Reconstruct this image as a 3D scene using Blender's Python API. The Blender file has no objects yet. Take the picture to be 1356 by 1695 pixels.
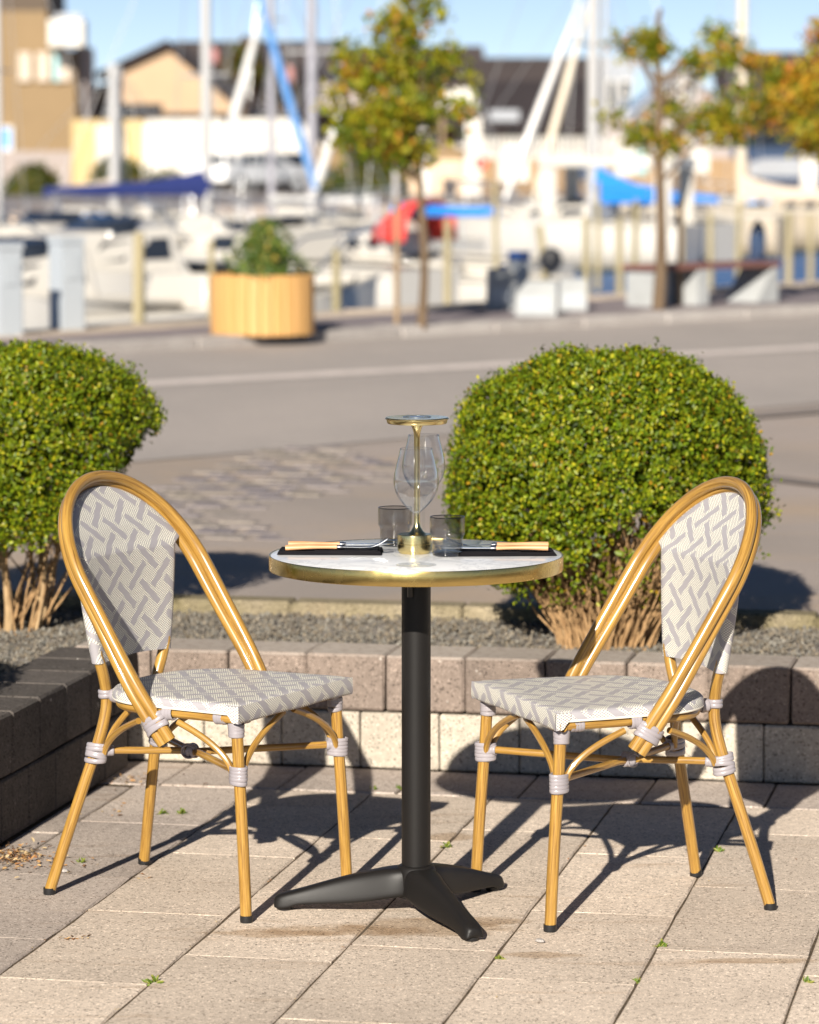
import bpy, bmesh, math, random
import numpy as np
from mathutils import Vector, Matrix
random.seed(7)
rng = np.random.default_rng(7)
R = math.radians
S = bpy.context.scene
C = S.collection

# ------------------------------------------------------------------ camera, world, sun
CAM_H = 1.5487
FPX = 5699.0
PITCH = math.atan((847.5-260.4)/FPX)
cam_d = bpy.data.cameras.new('camera')
cam = bpy.data.objects.new('camera', cam_d); C.objects.link(cam)
cam.location = (0, 0, CAM_H)
cam.rotation_euler = (R(90)-PITCH, 0, 0)
cam_d.sensor_fit = 'HORIZONTAL'; cam_d.sensor_width = 24.0
cam_d.lens = 24.0*FPX/1356
cam_d.clip_start = 0.1; cam_d.clip_end = 4000
cam_d.dof.use_dof = True
cam_d.dof.focus_distance = 6.97
cam_d.dof.aperture_fstop = 3.7
cam_d.dof.aperture_blades = 0
S.camera = cam

SUN_EL = R(25.0); SUN_AZ = R(13.2)
w = bpy.data.worlds.new('World'); S.world = w; w.use_nodes = True
nt = w.node_tree; nt.nodes.clear()
sky = nt.nodes.new('ShaderNodeTexSky'); sky.sky_type = 'NISHITA'; sky.sun_disc = False
sky.sun_elevation = SUN_EL; sky.sun_rotation = math.pi+SUN_AZ
sky.air_density = 0.38; sky.dust_density = 0.0; sky.ozone_density = 0.8
bg = nt.nodes.new('ShaderNodeBackground'); bg.inputs[1].default_value = 0.05
wo = nt.nodes.new('ShaderNodeOutputWorld')
nt.links.new(sky.outputs[0], bg.inputs[0])
# pale haze towards the horizon, the same all the way round
tc = nt.nodes.new('ShaderNodeTexCoord'); sp_ = nt.nodes.new('ShaderNodeSeparateXYZ'); nt.links.new(tc.outputs['Generated'], sp_.inputs[0])
ab = nt.nodes.new('ShaderNodeMath'); ab.operation = 'ABSOLUTE'; nt.links.new(sp_.outputs[2], ab.inputs[0])
ml = nt.nodes.new('ShaderNodeMath'); ml.operation = 'MULTIPLY'; nt.links.new(ab.outputs[0], ml.inputs[0]); ml.inputs[1].default_value = -12.0
ex = nt.nodes.new('ShaderNodeMath'); ex.operation = 'EXPONENT'; nt.links.new(ml.outputs[0], ex.inputs[0])
hz = nt.nodes.new('ShaderNodeBackground'); hz.inputs[0].default_value = (1.0, .80, .60, 1)
mh = nt.nodes.new('ShaderNodeMath'); mh.operation = 'MULTIPLY'; nt.links.new(ex.outputs[0], mh.inputs[0]); mh.inputs[1].default_value = .10
nt.links.new(mh.outputs[0], hz.inputs[1])
ad = nt.nodes.new('ShaderNodeAddShader'); nt.links.new(bg.outputs[0], ad.inputs[0]); nt.links.new(hz.outputs[0], ad.inputs[1]); nt.links.new(ad.outputs[0], wo.inputs[0])
sl = bpy.data.lights.new('sun', 'SUN'); sl.energy = 5.0; sl.angle = R(0.53); sl.color = (1.0, 0.93, 0.82)
sun = bpy.data.objects.new('sun', sl); C.objects.link(sun)
trav = Vector((math.sin(SUN_AZ)*math.cos(SUN_EL), math.cos(SUN_AZ)*math.cos(SUN_EL), -math.sin(SUN_EL)))
sun.rotation_euler = trav.to_track_quat('-Z', 'Y').to_euler()
S.view_settings.view_transform = 'Standard'; S.view_settings.look = 'None'
S.view_settings.exposure = 0.90; S.view_settings.gamma = 1.0
S.view_settings.use_curve_mapping = False
S.render.engine = 'CYCLES'
S.cycles.max_bounces = 10; S.cycles.transparent_max_bounces = 24
S.render.resolution_x = 819; S.render.resolution_y = 1024

# ------------------------------------------------------------------ placing helpers
def ray(px, py):
    xc = (px-678.0)/FPX; yc = (847.5-py)/FPX
    f = Vector((0, math.cos(PITCH), -math.sin(PITCH))); u = Vector((0, math.sin(PITCH), math.cos(PITCH)))
    return f + u*yc + Vector((1, 0, 0))*xc
def W(px, py, D):
    r = ray(px, py); return Vector((0, 0, CAM_H)) + r*(D/r.y)
def onz(px, py, z):
    r = ray(px, py); return Vector((0, 0, CAM_H)) + r*((z-CAM_H)/r.z)
GA = R(11.5); GC = math.cos(GA); GS = math.sin(GA)
def G(u, v, z=0.0):      # grid of the terrace: u away from the viewer, v to the right
    return Vector((u*GS+v*GC, u*GC-v*GS, z))

# ------------------------------------------------------------------ object helpers
def link(o, parent=None):
    C.objects.link(o)
    if parent is not None: o.parent = parent
    return o
def tag(o, label=None, cat=None, group=None, kind=None):
    if label: o['label'] = label
    if cat: o['category'] = cat
    if group: o['group'] = group
    if kind: o['kind'] = kind
    return o
def empty(name, loc=(0, 0, 0), rz=0.0):
    o = bpy.data.objects.new(name, None); link(o); o.location = loc; o.rotation_euler = (0, 0, rz); o.empty_display_size = .1
    return o
def kids(o): return [c for c in bpy.data.objects if c.parent == o]
def copy_tree(o, parent=None):
    c = o.copy(); link(c)
    if parent is not None: c.parent = parent
    for ch in kids(o): copy_tree(ch, c)
    return c

class MB:
    def __init__(s): s.v = []; s.f = []; s.uv = []; s.sm = []
    def add(s, verts, faces, uvs=None, smooth=True):
        b = len(s.v); s.v += [tuple(p) for p in verts]
        for i, f in enumerate(faces):
            s.f.append(tuple(b+k for k in f)); s.sm.append(smooth)
            s.uv.append(uvs[i] if uvs else [(0, 0)]*len(f))
        return s
    def box(s, x0, x1, y0, y1, z0, z1):
        v = [(x0,y0,z0),(x1,y0,z0),(x1,y1,z0),(x0,y1,z0),(x0,y0,z1),(x1,y0,z1),(x1,y1,z1),(x0,y1,z1)]
        return s.add(v, [(0,3,2,1),(4,5,6,7),(0,1,5,4),(1,2,6,5),(2,3,7,6),(3,0,4,7)], smooth=False)
    def boxm(s, M, sx, sy, sz):
        b = len(s.v); s.box(-sx/2, sx/2, -sy/2, sy/2, -sz/2, sz/2)
        for k in range(b, len(s.v)): s.v[k] = tuple(M @ Vector(s.v[k]))
        return s
    def tube(s, pts, rad, seg=12, caps=True, closed=False, uvoff=0.0, flat=1.0):
        pts = [Vector(p) for p in pts]; n = len(pts)
        rads = rad if isinstance(rad, (list, tuple)) else [rad]*n
        T = []
        for i in range(n):
            a = pts[(i-1) % n] if (closed or i > 0) else pts[0]
            b = pts[(i+1) % n] if (closed or i < n-1) else pts[-1]
            T.append((b-a).normalized())
        up = Vector((0, 0, 1)) if abs(T[0].z) < .9 else Vector((0, 1, 0))
        N = (up - T[0]*up.dot(T[0])).normalized()
        V = []; L = 0; Ls = []
        for i in range(n):
            if i > 0:
                q = T[i-1].rotation_difference(T[i]); N = q @ N; N = (N - T[i]*N.dot(T[i])).normalized()
                L += (pts[i]-pts[i-1]).length
            Ls.append(L); B = T[i].cross(N)
            for k in range(seg):
                a = 2*math.pi*k/seg
                V.append(pts[i] + (N*math.cos(a)*flat + B*math.sin(a))*rads[i])
        F = []; U = []
        m = n if closed else n-1
        for i in range(m):
            j = (i+1) % n; l0 = Ls[i]+uvoff; l1 = (Ls[j] if j else L+(pts[0]-pts[-1]).length)+uvoff
            for k in range(seg):
                k2 = (k+1) % seg
                F.append((i*seg+k, i*seg+k2, j*seg+k2, j*seg+k))
                u0 = k/seg*2*math.pi*rads[i]; u1 = (k+1)/seg*2*math.pi*rads[i]
                U.append([(u0, l0), (u1, l0), (u1, l1), (u0, l1)])
        s.add(V, F, U)
        if caps and not closed:
            b = len(s.v)-n*seg
            s.f.append(tuple(b+k for k in range(seg-1, -1, -1))); s.uv.append([(0, 0)]*seg); s.sm.append(False)
            s.f.append(tuple(b+(n-1)*seg+k for k in range(seg))); s.uv.append([(0, 0)]*seg); s.sm.append(False)
        return s
    def lathe(s, prof, seg=32, cx=0, cy=0, smooth=True):
        V = []; F = []
        n = len(prof)
        for (r, z) in prof:
            for k in range(seg):
                a = 2*math.pi*k/seg; V.append((cx+r*math.cos(a), cy+r*math.sin(a), z))
        for i in range(n-1):
            for k in range(seg):
                k2 = (k+1) % seg; F.append((i*seg+k, i*seg+k2, (i+1)*seg+k2, (i+1)*seg+k))
        return s.add(V, F, smooth=smooth)
    def build(s, name, mat, parent=None, loc=None, sharp=35):
        me = bpy.data.meshes.new(name); me.from_pydata(s.v, [], s.f)
        ul = me.uv_layers.new(name='UVMap')
        flat = [c for u in s.uv for p in u for c in p]
        if len(flat) == len(ul.data)*2: ul.data.foreach_set('uv', flat)
        me.polygons.foreach_set('use_smooth', s.sm)
        bm = bmesh.new(); bm.from_mesh(me); bmesh.ops.recalc_face_normals(bm, faces=bm.faces); bm.to_mesh(me); bm.free()
        if sharp: me.set_sharp_from_angle(angle=R(sharp))
        me.materials.append(mat); me.update()
        o = bpy.data.objects.new(name, me); link(o, parent)
        if loc is not None: o.location = loc
        return o

def catmull(pts, n=8):
    P = [Vector(p) for p in pts]; P = [P[0]*2-P[1]] + P + [P[-1]*2-P[-2]]
    out = []
    for i in range(1, len(P)-2):
        for k in range(n):
            t = k/n; a, b, c, d = P[i-1], P[i], P[i+1], P[i+2]
            out.append(.5*((2*b)+(c-a)*t+(2*a-5*b+4*c-d)*t*t+(3*b-a-3*c+d)*t**3))
    out.append(P[-2]); return out
def bez(a, b, c, n=10):
    a, b, c = Vector(a), Vector(b), Vector(c)
    return [a*(1-t)**2+b*2*t*(1-t)+c*t*t for t in [i/n for i in range(n+1)]]

# ------------------------------------------------------------------ material helpers
class NT:
    def __init__(s, name):
        s.m = bpy.data.materials.new(name); s.m.use_nodes = True; s.t = s.m.node_tree; s.t.nodes.clear()
        s.out = s.t.nodes.new('ShaderNodeOutputMaterial')
    def n(s, typ, **kw):
        k = s.t.nodes.new(typ)
        for a, b in kw.items(): setattr(k, a, b)
        return k
    def l(s, a, b): s.t.links.new(a, b)
    def inp(s, node, idx, val):
        if hasattr(val, 'is_output'): s.l(val, node.inputs[idx])
        else: node.inputs[idx].default_value = val
    def math(s, op, a, b=0.0, c=None):
        k = s.n('ShaderNodeMath', operation=op); s.inp(k, 0, a); s.inp(k, 1, b)
        if c is not None: s.inp(k, 2, c)
        return k.outputs[0]
    def pos(s): return s.n('ShaderNodeNewGeometry').outputs['Position']
    def obj(s): return s.n('ShaderNodeTexCoord').outputs['Object']
    def uv(s): return s.n('ShaderNodeTexCoord').outputs['UV']
    def scale(s, vec, sc, loc=(0, 0, 0), rot=(0, 0, 0)):
        k = s.n('ShaderNodeMapping'); s.l(vec, k.inputs[0]); k.inputs[1].default_value = loc; k.inputs[2].default_value = rot; k.inputs[3].default_value = sc
        return k.outputs[0]
    def noise(s, vec, sc=5, det=4, rough=.55, dist=0.0):
        k = s.n('ShaderNodeTexNoise'); s.l(vec, k.inputs['Vector']); k.inputs['Scale'].default_value = sc
        k.inputs['Detail'].default_value = det; k.inputs['Roughness'].default_value = rough; k.inputs['Distortion'].default_value = dist
        return k.outputs[0]
    def voro(s, vec, sc=5, feat='F1', out=0):
        k = s.n('ShaderNodeTexVoronoi', feature=feat); s.l(vec, k.inputs['Vector']); k.inputs['Scale'].default_value = sc
        return k.outputs[out]
    def ramp(s, fac, stops):
        k = s.n('ShaderNodeValToRGB'); s.l(fac, k.inputs[0]); e = k.color_ramp.elements
        while len(e) < len(stops): e.new(.5)
        for i, (p, c) in enumerate(stops):
            e[i].position = p; e[i].color = (c, c, c, 1) if isinstance(c, (int, float)) else (*c, 1)
        return k.outputs[0]
    def mix(s, fac, a, b, mode='MIX'):
        k = s.n('ShaderNodeMix', data_type='RGBA', blend_type=mode)
        s.inp(k, 0, fac)
        for i, x in ((6, a), (7, b)):
            if hasattr(x, 'is_output'): s.l(x, k.inputs[i])
            else: k.inputs[i].default_value = (x, x, x, 1) if isinstance(x, (int, float)) else (*x, 1)
        return k.outputs[2]
    def bump(s, h, st=.3, d=.01):
        k = s.n('ShaderNodeBump'); k.inputs['Strength'].default_value = st; k.inputs['Distance'].default_value = d; s.l(h, k.inputs['Height'])
        return k.outputs[0]
    def bsdf(s, col, rough=.6, metal=0.0, bump=None, spec=.5, coat=0.0, trans=None, sheen=None):
        b = s.n('ShaderNodeBsdfPrincipled')
        if hasattr(col, 'is_output'): s.l(col, b.inputs['Base Color'])
        else: b.inputs['Base Color'].default_value = (*col, 1)
        s.inp(b, b.inputs.find('Roughness'), rough); s.inp(b, b.inputs.find('Metallic'), metal)
        b.inputs['Specular IOR Level'].default_value = spec; b.inputs['Coat Weight'].default_value = coat
        b.inputs['Coat Roughness'].default_value = .12
        if bump is not None: s.l(bump, b.inputs['Normal'])
        s.l(b.outputs[0], s.out.inputs[0]); return b
def simple(name, col, rough=.6, metal=0.0, var=.15, sc=3.0, spec=.4, coat=0.0, bumpst=.0, bsc=60):
    m = NT(name); p = m.obj(); n = m.noise(p, sc, 4)
    k = m.ramp(n, [(.3, 1-var), (.7, 1+var)])
    c = m.mix(1.0, col, k, 'MULTIPLY')
    b = m.bump(m.noise(p, bsc, 3), bumpst, .004) if bumpst else None
    m.bsdf(c, rough, metal, b, spec, coat); return m.m
def plain(name, col, rough=.6, metal=0.0, spec=.4, coat=0.0):
    m = NT(name); m.bsdf(col, rough, metal, None, spec, coat); return m.m

# ---- the terrace slabs, blocks, asphalt
def mat_concrete(name, base, dark, speck=.35, stain=True, objvar=.13, sc=1.0, damp=None, efflo=0.0, dust=None):
    m = NT(name); p = m.pos()
    fine = m.noise(p, 420*sc, 2, .7); mid = m.noise(p, 60*sc, 4, .6); big = m.noise(p, 3.2, 5, .6, .4)
    c = m.mix(m.ramp(big, [(.32, 0), (.68, 1)]), dark, base)
    c = m.mix(1.0, c, m.ramp(mid, [(.25, .82), (.75, 1.13)]), 'MULTIPLY')
    c = m.mix(1.0, c, m.ramp(fine, [(.3, 1-speck), (.5, 1.0), (.7, 1+speck*.8)]), 'MULTIPLY')
    v = m.voro(p, 260*sc, out=1)   # random colour per grain
    g = m.n('ShaderNodeSeparateColor'); m.l(v, g.inputs[0])
    dk = m.ramp(g.outputs[0], [(0, .42), (.07, .5), (.09, 1), (.93, 1), (.95, 1.45)])
    c = m.mix(1.0, c, dk, 'MULTIPLY')
    if stain:
        st = m.noise(m.scale(p, (1.2, 7, 1), rot=(0, 0, R(-3))), 2.2, 5, .62, .6)
        c = m.mix(m.ramp(st, [(.57, 0), (.72, .50)]), c, m.mix(1.0, c, (.62, .52, .42), 'MULTIPLY'))
    if efflo:
        e = m.noise(p, 38, 3, .6)
        c = m.mix(m.ramp(e, [(.70, 0), (.74, efflo)]), c, (.62, .58, .52))
    if damp is not None:
        for (dx, dy, ax, ay) in damp:
            q = m.n('ShaderNodeVectorMath', operation='SUBTRACT'); m.l(p, q.inputs[0]); q.inputs[1].default_value = (dx, dy, 0)
            q2 = m.n('ShaderNodeVectorMath', operation='DIVIDE'); m.l(q.outputs[0], q2.inputs[0]); q2.inputs[1].default_value = (ax, ay, 100)
            ln = m.n('ShaderNodeVectorMath', operation='LENGTH'); m.l(q2.outputs[0], ln.inputs[0])
            wob = m.noise(m.scale(p, (1, 1.4, 1)), 14, 5, .65)
            d = m.math('ADD', ln.outputs['Value'], m.math('MULTIPLY', m.math('SUBTRACT', wob, .5), 1.5))
            f = m.ramp(d, [(.60, .62), (1.05, 0)])
            c = m.mix(f, c, m.mix(1.0, c, (.60, .50, .38), 'MULTIPLY'))
    if dust is not None:     # pale grit lying on the upward faces
        sn = m.n('ShaderNodeSeparateXYZ'); m.l(m.n('ShaderNodeNewGeometry').outputs['True Normal'], sn.inputs[0])
        dn = m.noise(p, 45, 4, .7)
        c = m.mix(m.math('MULTIPLY', m.ramp(sn.outputs[2], [(.5, 0), (.9, 1)]), m.ramp(dn, [(.30, .35), (.55, .95)])), c, dust)
    oi = m.n('ShaderNodeObjectInfo').outputs['Random']
    c = m.mix(1.0, c, m.ramp(oi, [(0, 1-objvar), (1, 1+objvar)]), 'MULTIPLY')
    h = m.math('ADD', m.math('MULTIPLY', fine, .4), m.math('MULTIPLY', mid, .6))
    m.bsdf(c, .95, 0, m.bump(h, .55, .0022), .06); return m.m

DAMP = []
for (px, py, a, b) in ((560, 1540, .22, .055), (700, 1535, .20, .10), (455, 1545, .17, .04), (800, 1525, .12, .05), (900, 1580, .10, .03), (745, 1385, .09, .05), (1240, 1590, .15, .03)):
    q = onz(px, py, 0); DAMP.append((q.x, q.y, a, b))
M = {}
M['paver'] = mat_concrete('paver_concrete', (.64, .535, .435), (.54, .45, .365), .36, damp=DAMP)
M['paver_grey'] = mat_concrete('paver_grey_concrete', (.46, .39, .335), (.36, .305, .265), .34)
M['block_brown'] = mat_concrete('block_brown_concrete', (.25, .195, .16), (.175, .14, .118), .30, stain=False, objvar=.14, efflo=.6, dust=(.38, .33, .285))
M['block_shaded'] = mat_concrete('block_shaded_concrete', (.115, .10, .09), (.085, .075, .068), .30, stain=False, objvar=.16, efflo=.4)  # concrete colour darkened to carry the shade on the left wall
M['block_pale'] = mat_concrete('block_pale_concrete', (.46, .405, .33), (.37, .325, .265), .22, stain=False, objvar=.07)
M['kerb_moss'] = mat_concrete('kerb_mossy_concrete', (.27, .225, .16), (.17, .145, .075), .3, stain=True)
M['granite'] = mat_concrete('granite', (.40, .37, .345), (.33, .30, .28), .35, stain=False, objvar=.15)
M['quaystone'] = mat_concrete('quay_stone', (.56, .46, .36), (.46, .38, .30), .2, stain=False, objvar=.1)
M['concrete_grey'] = simple('smooth_concrete', (.33, .34, .34), .8, var=.12)
def mat_sand():
    m = NT('joint_sand'); p = m.pos(); n = m.noise(p, 90, 4)
    c = m.ramp(n, [(.3, (.05, .038, .026)), (.7, (.15, .115, .08))]); m.bsdf(c, .95, 0, m.bump(n, .8, .004), .1); return m.m
M['sand'] = mat_sand()
def mat_asphalt(name, a, b, patch=True, dirt=0.0):
    m = NT(name); p = m.pos(); n = m.noise(p, 160, 3, .7); big = m.noise(m.scale(p, (1, .6, 1)), .8, 4, .6)
    c = m.mix(m.ramp(big, [(.35, 0), (.65, 1)]), a, b)
    c = m.mix(1.0, c, m.ramp(n, [(.3, .7), (.7, 1.3)]), 'MULTIPLY')
    if dirt:
        d = m.noise(m.scale(p, (.5, 1.0, 1), rot=(0, 0, R(20))), 1.3, 5, .65, .5)
        c = m.mix(m.ramp(d, [(.48, 0), (.66, dirt)]), c, (.40, .29, .19))
    m.bsdf(c, .85, 0, m.bump(n, .5, .003), .3); return m.m
M['asphalt'] = mat_asphalt('asphalt', (.37, .325, .295), (.32, .285, .26))
M['forecourt'] = mat_asphalt('forecourt_asphalt', (.34, .285, .25), (.28, .24, .21), dirt=.5)
M['pavement'] = mat_asphalt('pavement_asphalt', (.235, .195, .195), (.20, .17, .175))
M['far_ground'] = mat_asphalt('far_asphalt', (.30, .26, .24), (.24, .21, .20))
M['paint'] = simple('road_paint', (.56, .49, .45), .8, var=.18, sc=6)
def mat_sett():
    m = NT('sett_stone'); p = m.pos(); oi = m.n('ShaderNodeObjectInfo').outputs['Random']
    c = m.ramp(oi, [(0, (.185, .162, .165)), (.4, (.215, .185, .178)), (.75, (.235, .20, .16)), (1, (.255, .22, .195))])
    n = m.noise(p, 70, 3); c = m.mix(1.0, c, m.ramp(n, [(.3, .75), (.7, 1.2)]), 'MULTIPLY')
    m.bsdf(c, .7, 0, m.bump(n, .5, .003), .4); return m.m
M['sett'] = mat_sett()
def mat_gravel():
    m = NT('gravel_stone'); a = m.n('ShaderNodeAttribute', attribute_name='tint'); m.bsdf(a.outputs['Color'], .9, 0, m.bump(m.noise(m.pos(), 300, 2), .4, .002), .2); return m.m
M['gravel'] = mat_gravel()
M['gravel_bed'] = mat_concrete('gravel_bed', (.27, .24, .21), (.19, .17, .15), .5, stain=False)

# ---- water
def mat_water():
    m = NT('harbour_water'); p = m.pos()
    n = m.noise(m.scale(p, (1, .35, 1)), 1.6, 4, .6); n2 = m.noise(p, 7, 3)
    bp = m.bump(m.math('ADD', n, m.math('MULTIPLY', n2, .25)), 1.0, .20)
    b = m.bsdf((.045, .13, .32), .5, 0, bp, .0); g = m.n('ShaderNodeBsdfGlossy'); g.inputs['Roughness'].default_value = .18; m.l(bp, g.inputs['Normal'])
    mx = m.n('ShaderNodeMixShader'); mx.inputs[0].default_value = .22; m.l(b.outputs[0], mx.inputs[1]); m.l(g.outputs[0], mx.inputs[2]); m.l(mx.outputs[0], m.out.inputs[0]); return m.m
M['water'] = mat_water()

# ---- chair materials
def mat_cane():
    m = NT('cane_print_lacquer'); u = m.uv()
    n1 = m.noise(m.scale(u, (260, 9, 1)), 1.0, 5, .62, .5)
    n2 = m.noise(m.scale(u, (70, 3.0, 1)), 1.0, 3, .5)
    n3 = m.noise(m.scale(u, (700, 16, 1)), 1.0, 2, .6)
    c = m.ramp(n1, [(.22, (.065, .028, .006)), (.40, (.24, .125, .026)), (.58, (.375, .212, .045)), (.85, (.47, .290, .075))])
    c = m.mix(1.0, c, m.ramp(n2, [(.3, .86), (.7, 1.1)]), 'MULTIPLY')
    c = m.mix(m.ramp(n3, [(.62, 0), (.72, .5)]), c, (.17, .07, .015))
    m.bsdf(c, .32, 0, None, .45, .35); return m.m
M['cane'] = mat_cane()
def mat_fabric(name, rev=False):
    m = NT(name); uv = m.uv(); sep = m.n('ShaderNodeSeparateXYZ'); m.l(uv, sep.inputs[0])
    U = m.math('ADD', sep.outputs[0], 5.0); V = m.math('ADD', sep.outputs[1], 5.0)
    us = m.math('MULTIPLY', U, 1/1.12)
    a = m.math('MULTIPLY', m.math('ADD', us, V), .7071); b = m.math('MULTIPLY', m.math('SUBTRACT', V, us), .7071)
    b = m.math('ADD', b, 20.0)
    P = .0530; wb = .0150; e = .0085
    fa = m.math('MODULO', a, P); fb = m.math('MODULO', b, P)
    ia = m.math('FLOOR', m.math('DIVIDE', a, P)); ib = m.math('FLOOR', m.math('DIVIDE', b, P))
    def lt(x, t): return m.math('LESS_THAN', x, t)
    ba = lt(fa, wb); bb = lt(fb, wb)
    na = m.math('MAXIMUM', lt(fa, wb+e), m.math('GREATER_THAN', fa, P-e)); nb = m.math('MAXIMUM', lt(fb, wb+e), m.math('GREATER_THAN', fb, P-e))
    # parity of the crossing nearest this point
    ja = m.math('ADD', ia, m.math('GREATER_THAN', fa, P-e)); jb = m.math('ADD', ib, m.math('GREATER_THAN', fb, P-e))
    par = m.math('GREATER_THAN', m.math('MODULO', m.math('ADD', ja, jb), 2.0), .5)
    npar = m.math('SUBTRACT', 1.0, par)
    cross = m.math('MULTIPLY', na, nb)
    # par=1: band a runs over; par=0: band b runs over
    over = m.math('ADD', m.math('MULTIPLY', par, ba), m.math('MULTIPLY', npar, bb))
    away = m.math('MAXIMUM', ba, bb)
    band = m.math('ADD', m.math('MULTIPLY', cross, over), m.math('MULTIPLY', m.math('SUBTRACT', 1.0, cross), away))
    # thread grid
    cu = .0040; cv = .0027
    gu = m.math('DIVIDE', U, cu); gv = m.math('DIVIDE', V, cv)
    chk = m.math('GREATER_THAN', m.math('MODULO', m.math('ADD', m.math('FLOOR', gu), m.math('FLOOR', gv)), 2.0), .5)
    ru = m.math('ABSOLUTE', m.math('SUBTRACT', m.math('FRACT', gu), .5)); rv = m.math('ABSOLUTE', m.math('SUBTRACT', m.math('FRACT', gv), .5))
    rim = m.math('LESS_THAN', m.math('MAXIMUM', ru, rv), .47)
    dot = m.math('MULTIPLY', chk, rim)
    grey = m.mix(m.noise(uv, 900, 2), (.285, .27, .285), (.365, .345, .36))
    cream = (.80, .775, .66); cmid = (.25, .235, .24)
    gap = m.math('MULTIPLY', cross, m.math('MULTIPLY', away, m.math('SUBTRACT', 1.0, over)))
    dotted = m.mix(dot, cmid, cream)
    col = m.mix(band, dotted, grey)
    hgt = m.math('SUBTRACT', 1.0, m.math('MULTIPLY', m.math('MAXIMUM', ru, rv), 1.6))
    m.bsdf(col, .55, 0, m.bump(hgt, .5, .0008), .4); return m.m
M['fabric'] = mat_fabric('woven_fabric')
M['binding'] = simple('lilac_grey_strap', (.285, .26, .275), .33, var=.06, spec=.5, coat=.2)
M['piping'] = plain('cream_piping', (.75, .70, .60), .5)
M['rubber'] = plain('black_rubber', (.012, .012, .013), .45)
M['capmetal'] = plain('dark_cap_metal', (.05, .045, .04), .3, .6)

# ---- table things
def mat_brass(name, col=(.62, .46, .17), r=.24, uvscale=(2, 900, 1), st=.12):
    m = NT(name); p = m.obj(); n = m.noise(m.scale(p, (3, 3, 900)), 1, 2); n2 = m.noise(p, 30, 3)
    c = m.mix(m.ramp(n2, [(.4, 0), (.8, .35)]), col, tuple(x*.75 for x in col))
    m.bsdf(c, m.ramp(n2, [(.3, r*.8), (.8, r*1.4)]), 1.0, m.bump(n, st, .0006), .5); return m.m
M['brass'] = mat_brass('brushed_brass')
M['brass_pale'] = mat_brass('pale_brass', (.68, .56, .27), .22)
def mat_marble():
    m = NT('white_marble'); p = m.obj()
    n = m.noise(p, 6, 6, .65, 2.2); v = m.math('ABSOLUTE', m.math('SUBTRACT', n, .5))
    vein = m.ramp(v, [(0, .45), (.012, .25), (.05, 0)])
    n2 = m.noise(p, 3, 5, .6, .8)
    c = m.mix(vein, m.mix(m.ramp(n2, [(.4, 0), (.7, .6)]), (.70, .70, .695), (.60, .605, .615)), (.30, .31, .34))
    m.bsdf(c, .22, 0, None, .5); return m.m
M['marble'] = mat_marble()
M['blackmetal'] = simple('black_powder_coat', (.0095, .0085, .008), .45, var=.1, spec=.26, bumpst=.08, bsc=900)
M['steel'] = plain('polished_steel', (.74, .74, .75), .28, 1.0)
def mat_glass(name, tint=(1, 1, 1), base=.06, rough=.0, k=.92):
    m = NT(name); lw = m.n('ShaderNodeLayerWeight'); fac = m.math('ADD', m.math('MULTIPLY', m.math('POWER', lw.outputs['Facing'], 4.0), k), .04)
    g = m.n('ShaderNodeBsdfGlossy'); g.inputs['Roughness'].default_value = .03
    t = m.n('ShaderNodeBsdfTransparent'); t.inputs[0].default_value = (*tint, 1)
    f = m.math('MINIMUM', m.math('ADD', fac, base), 1.0)
    mx = m.n('ShaderNodeMixShader'); m.l(f, mx.inputs[0]); m.l(t.outputs[0], mx.inputs[1]); m.l(g.outputs[0], mx.inputs[2])
    m.l(mx.outputs[0], m.out.inputs[0]); return m.m
M['clearglass'] = mat_glass('clear_glass', (.975, .98, .98), .03)
M['smokeglass'] = mat_glass('smoke_glass', (.80, .80, .80), .0)
M['smokebase'] = mat_glass('smoke_glass_base', (.38, .37, .38), .01)
M['wineglass_thick'] = mat_glass('thick_clear_glass', (.98, .985, .985), .0, k=.30)
M['napkin'] = simple('black_linen', (.012, .011, .013), .9, var=.2, spec=.1, bumpst=.4, bsc=900)
def mat_wood(name, a, b, sc=(8, 90, 90), rough=.5):
    m = NT(name); p = m.obj(); n = m.noise(m.scale(p, sc), 1, 4, .6, .4)
    m.bsdf(m.ramp(n, [(.3, a), (.7, b)]), rough, 0, None, .4); return m.m
M['handle'] = mat_wood('light_beech', (.44, .22, .10), (.62, .36, .19), (14, 160, 160), .42)
M['plank'] = mat_wood('planter_pine', (.42, .22, .07), (.56, .33, .12), (14, 14, 1.2), .55)
M['post'] = mat_wood('weathered_post', (.20, .17, .085), (.36, .30, .18), (9, 9, 1.0), .85)
M['stake'] = mat_wood('tree_stake_wood', (.20, .135, .075), (.32, .23, .14), (9, 9, 1), .85)
M['benchwood'] = mat_wood('bench_wood', (.13, .055, .045), (.20, .095, .075), (3, 20, 20), .6)
M['bark'] = mat_wood('bark', (.075, .048, .028), (.16, .11, .066), (20, 20, 3), .9)
M['bark_pale'] = mat_wood('pale_stem_bark', (.24, .155, .075), (.50, .345, .185), (60, 60, 6), .85)
M['twig'] = mat_wood('dry_twig', (.23, .13, .055), (.46, .29, .14), (50, 50, 50), .85)
def mat_leaf(name, tr=.28, rough=.42):
    m = NT(name); a = m.n('ShaderNodeAttribute', attribute_name='tint')
    b = m.bsdf(a.outputs['Color'], rough, 0, None, .28)
    tl = m.n('ShaderNodeBsdfTranslucent'); m.l(m.mix(1.0, a.outputs['Color'], (1.3, 1.2, .5), 'MULTIPLY'), tl.inputs[0])
    mx = m.n('ShaderNodeMixShader'); mx.inputs[0].default_value = tr; m.l(b.outputs[0], mx.inputs[1]); m.l(tl.outputs[0], mx.inputs[2])
    m.l(mx.outputs[0], m.out.inputs[0]); return m.m
M['leaf'] = mat_leaf('boxwood_leaf'); M['treeleaf'] = mat_leaf('autumn_leaf', .4)
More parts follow.
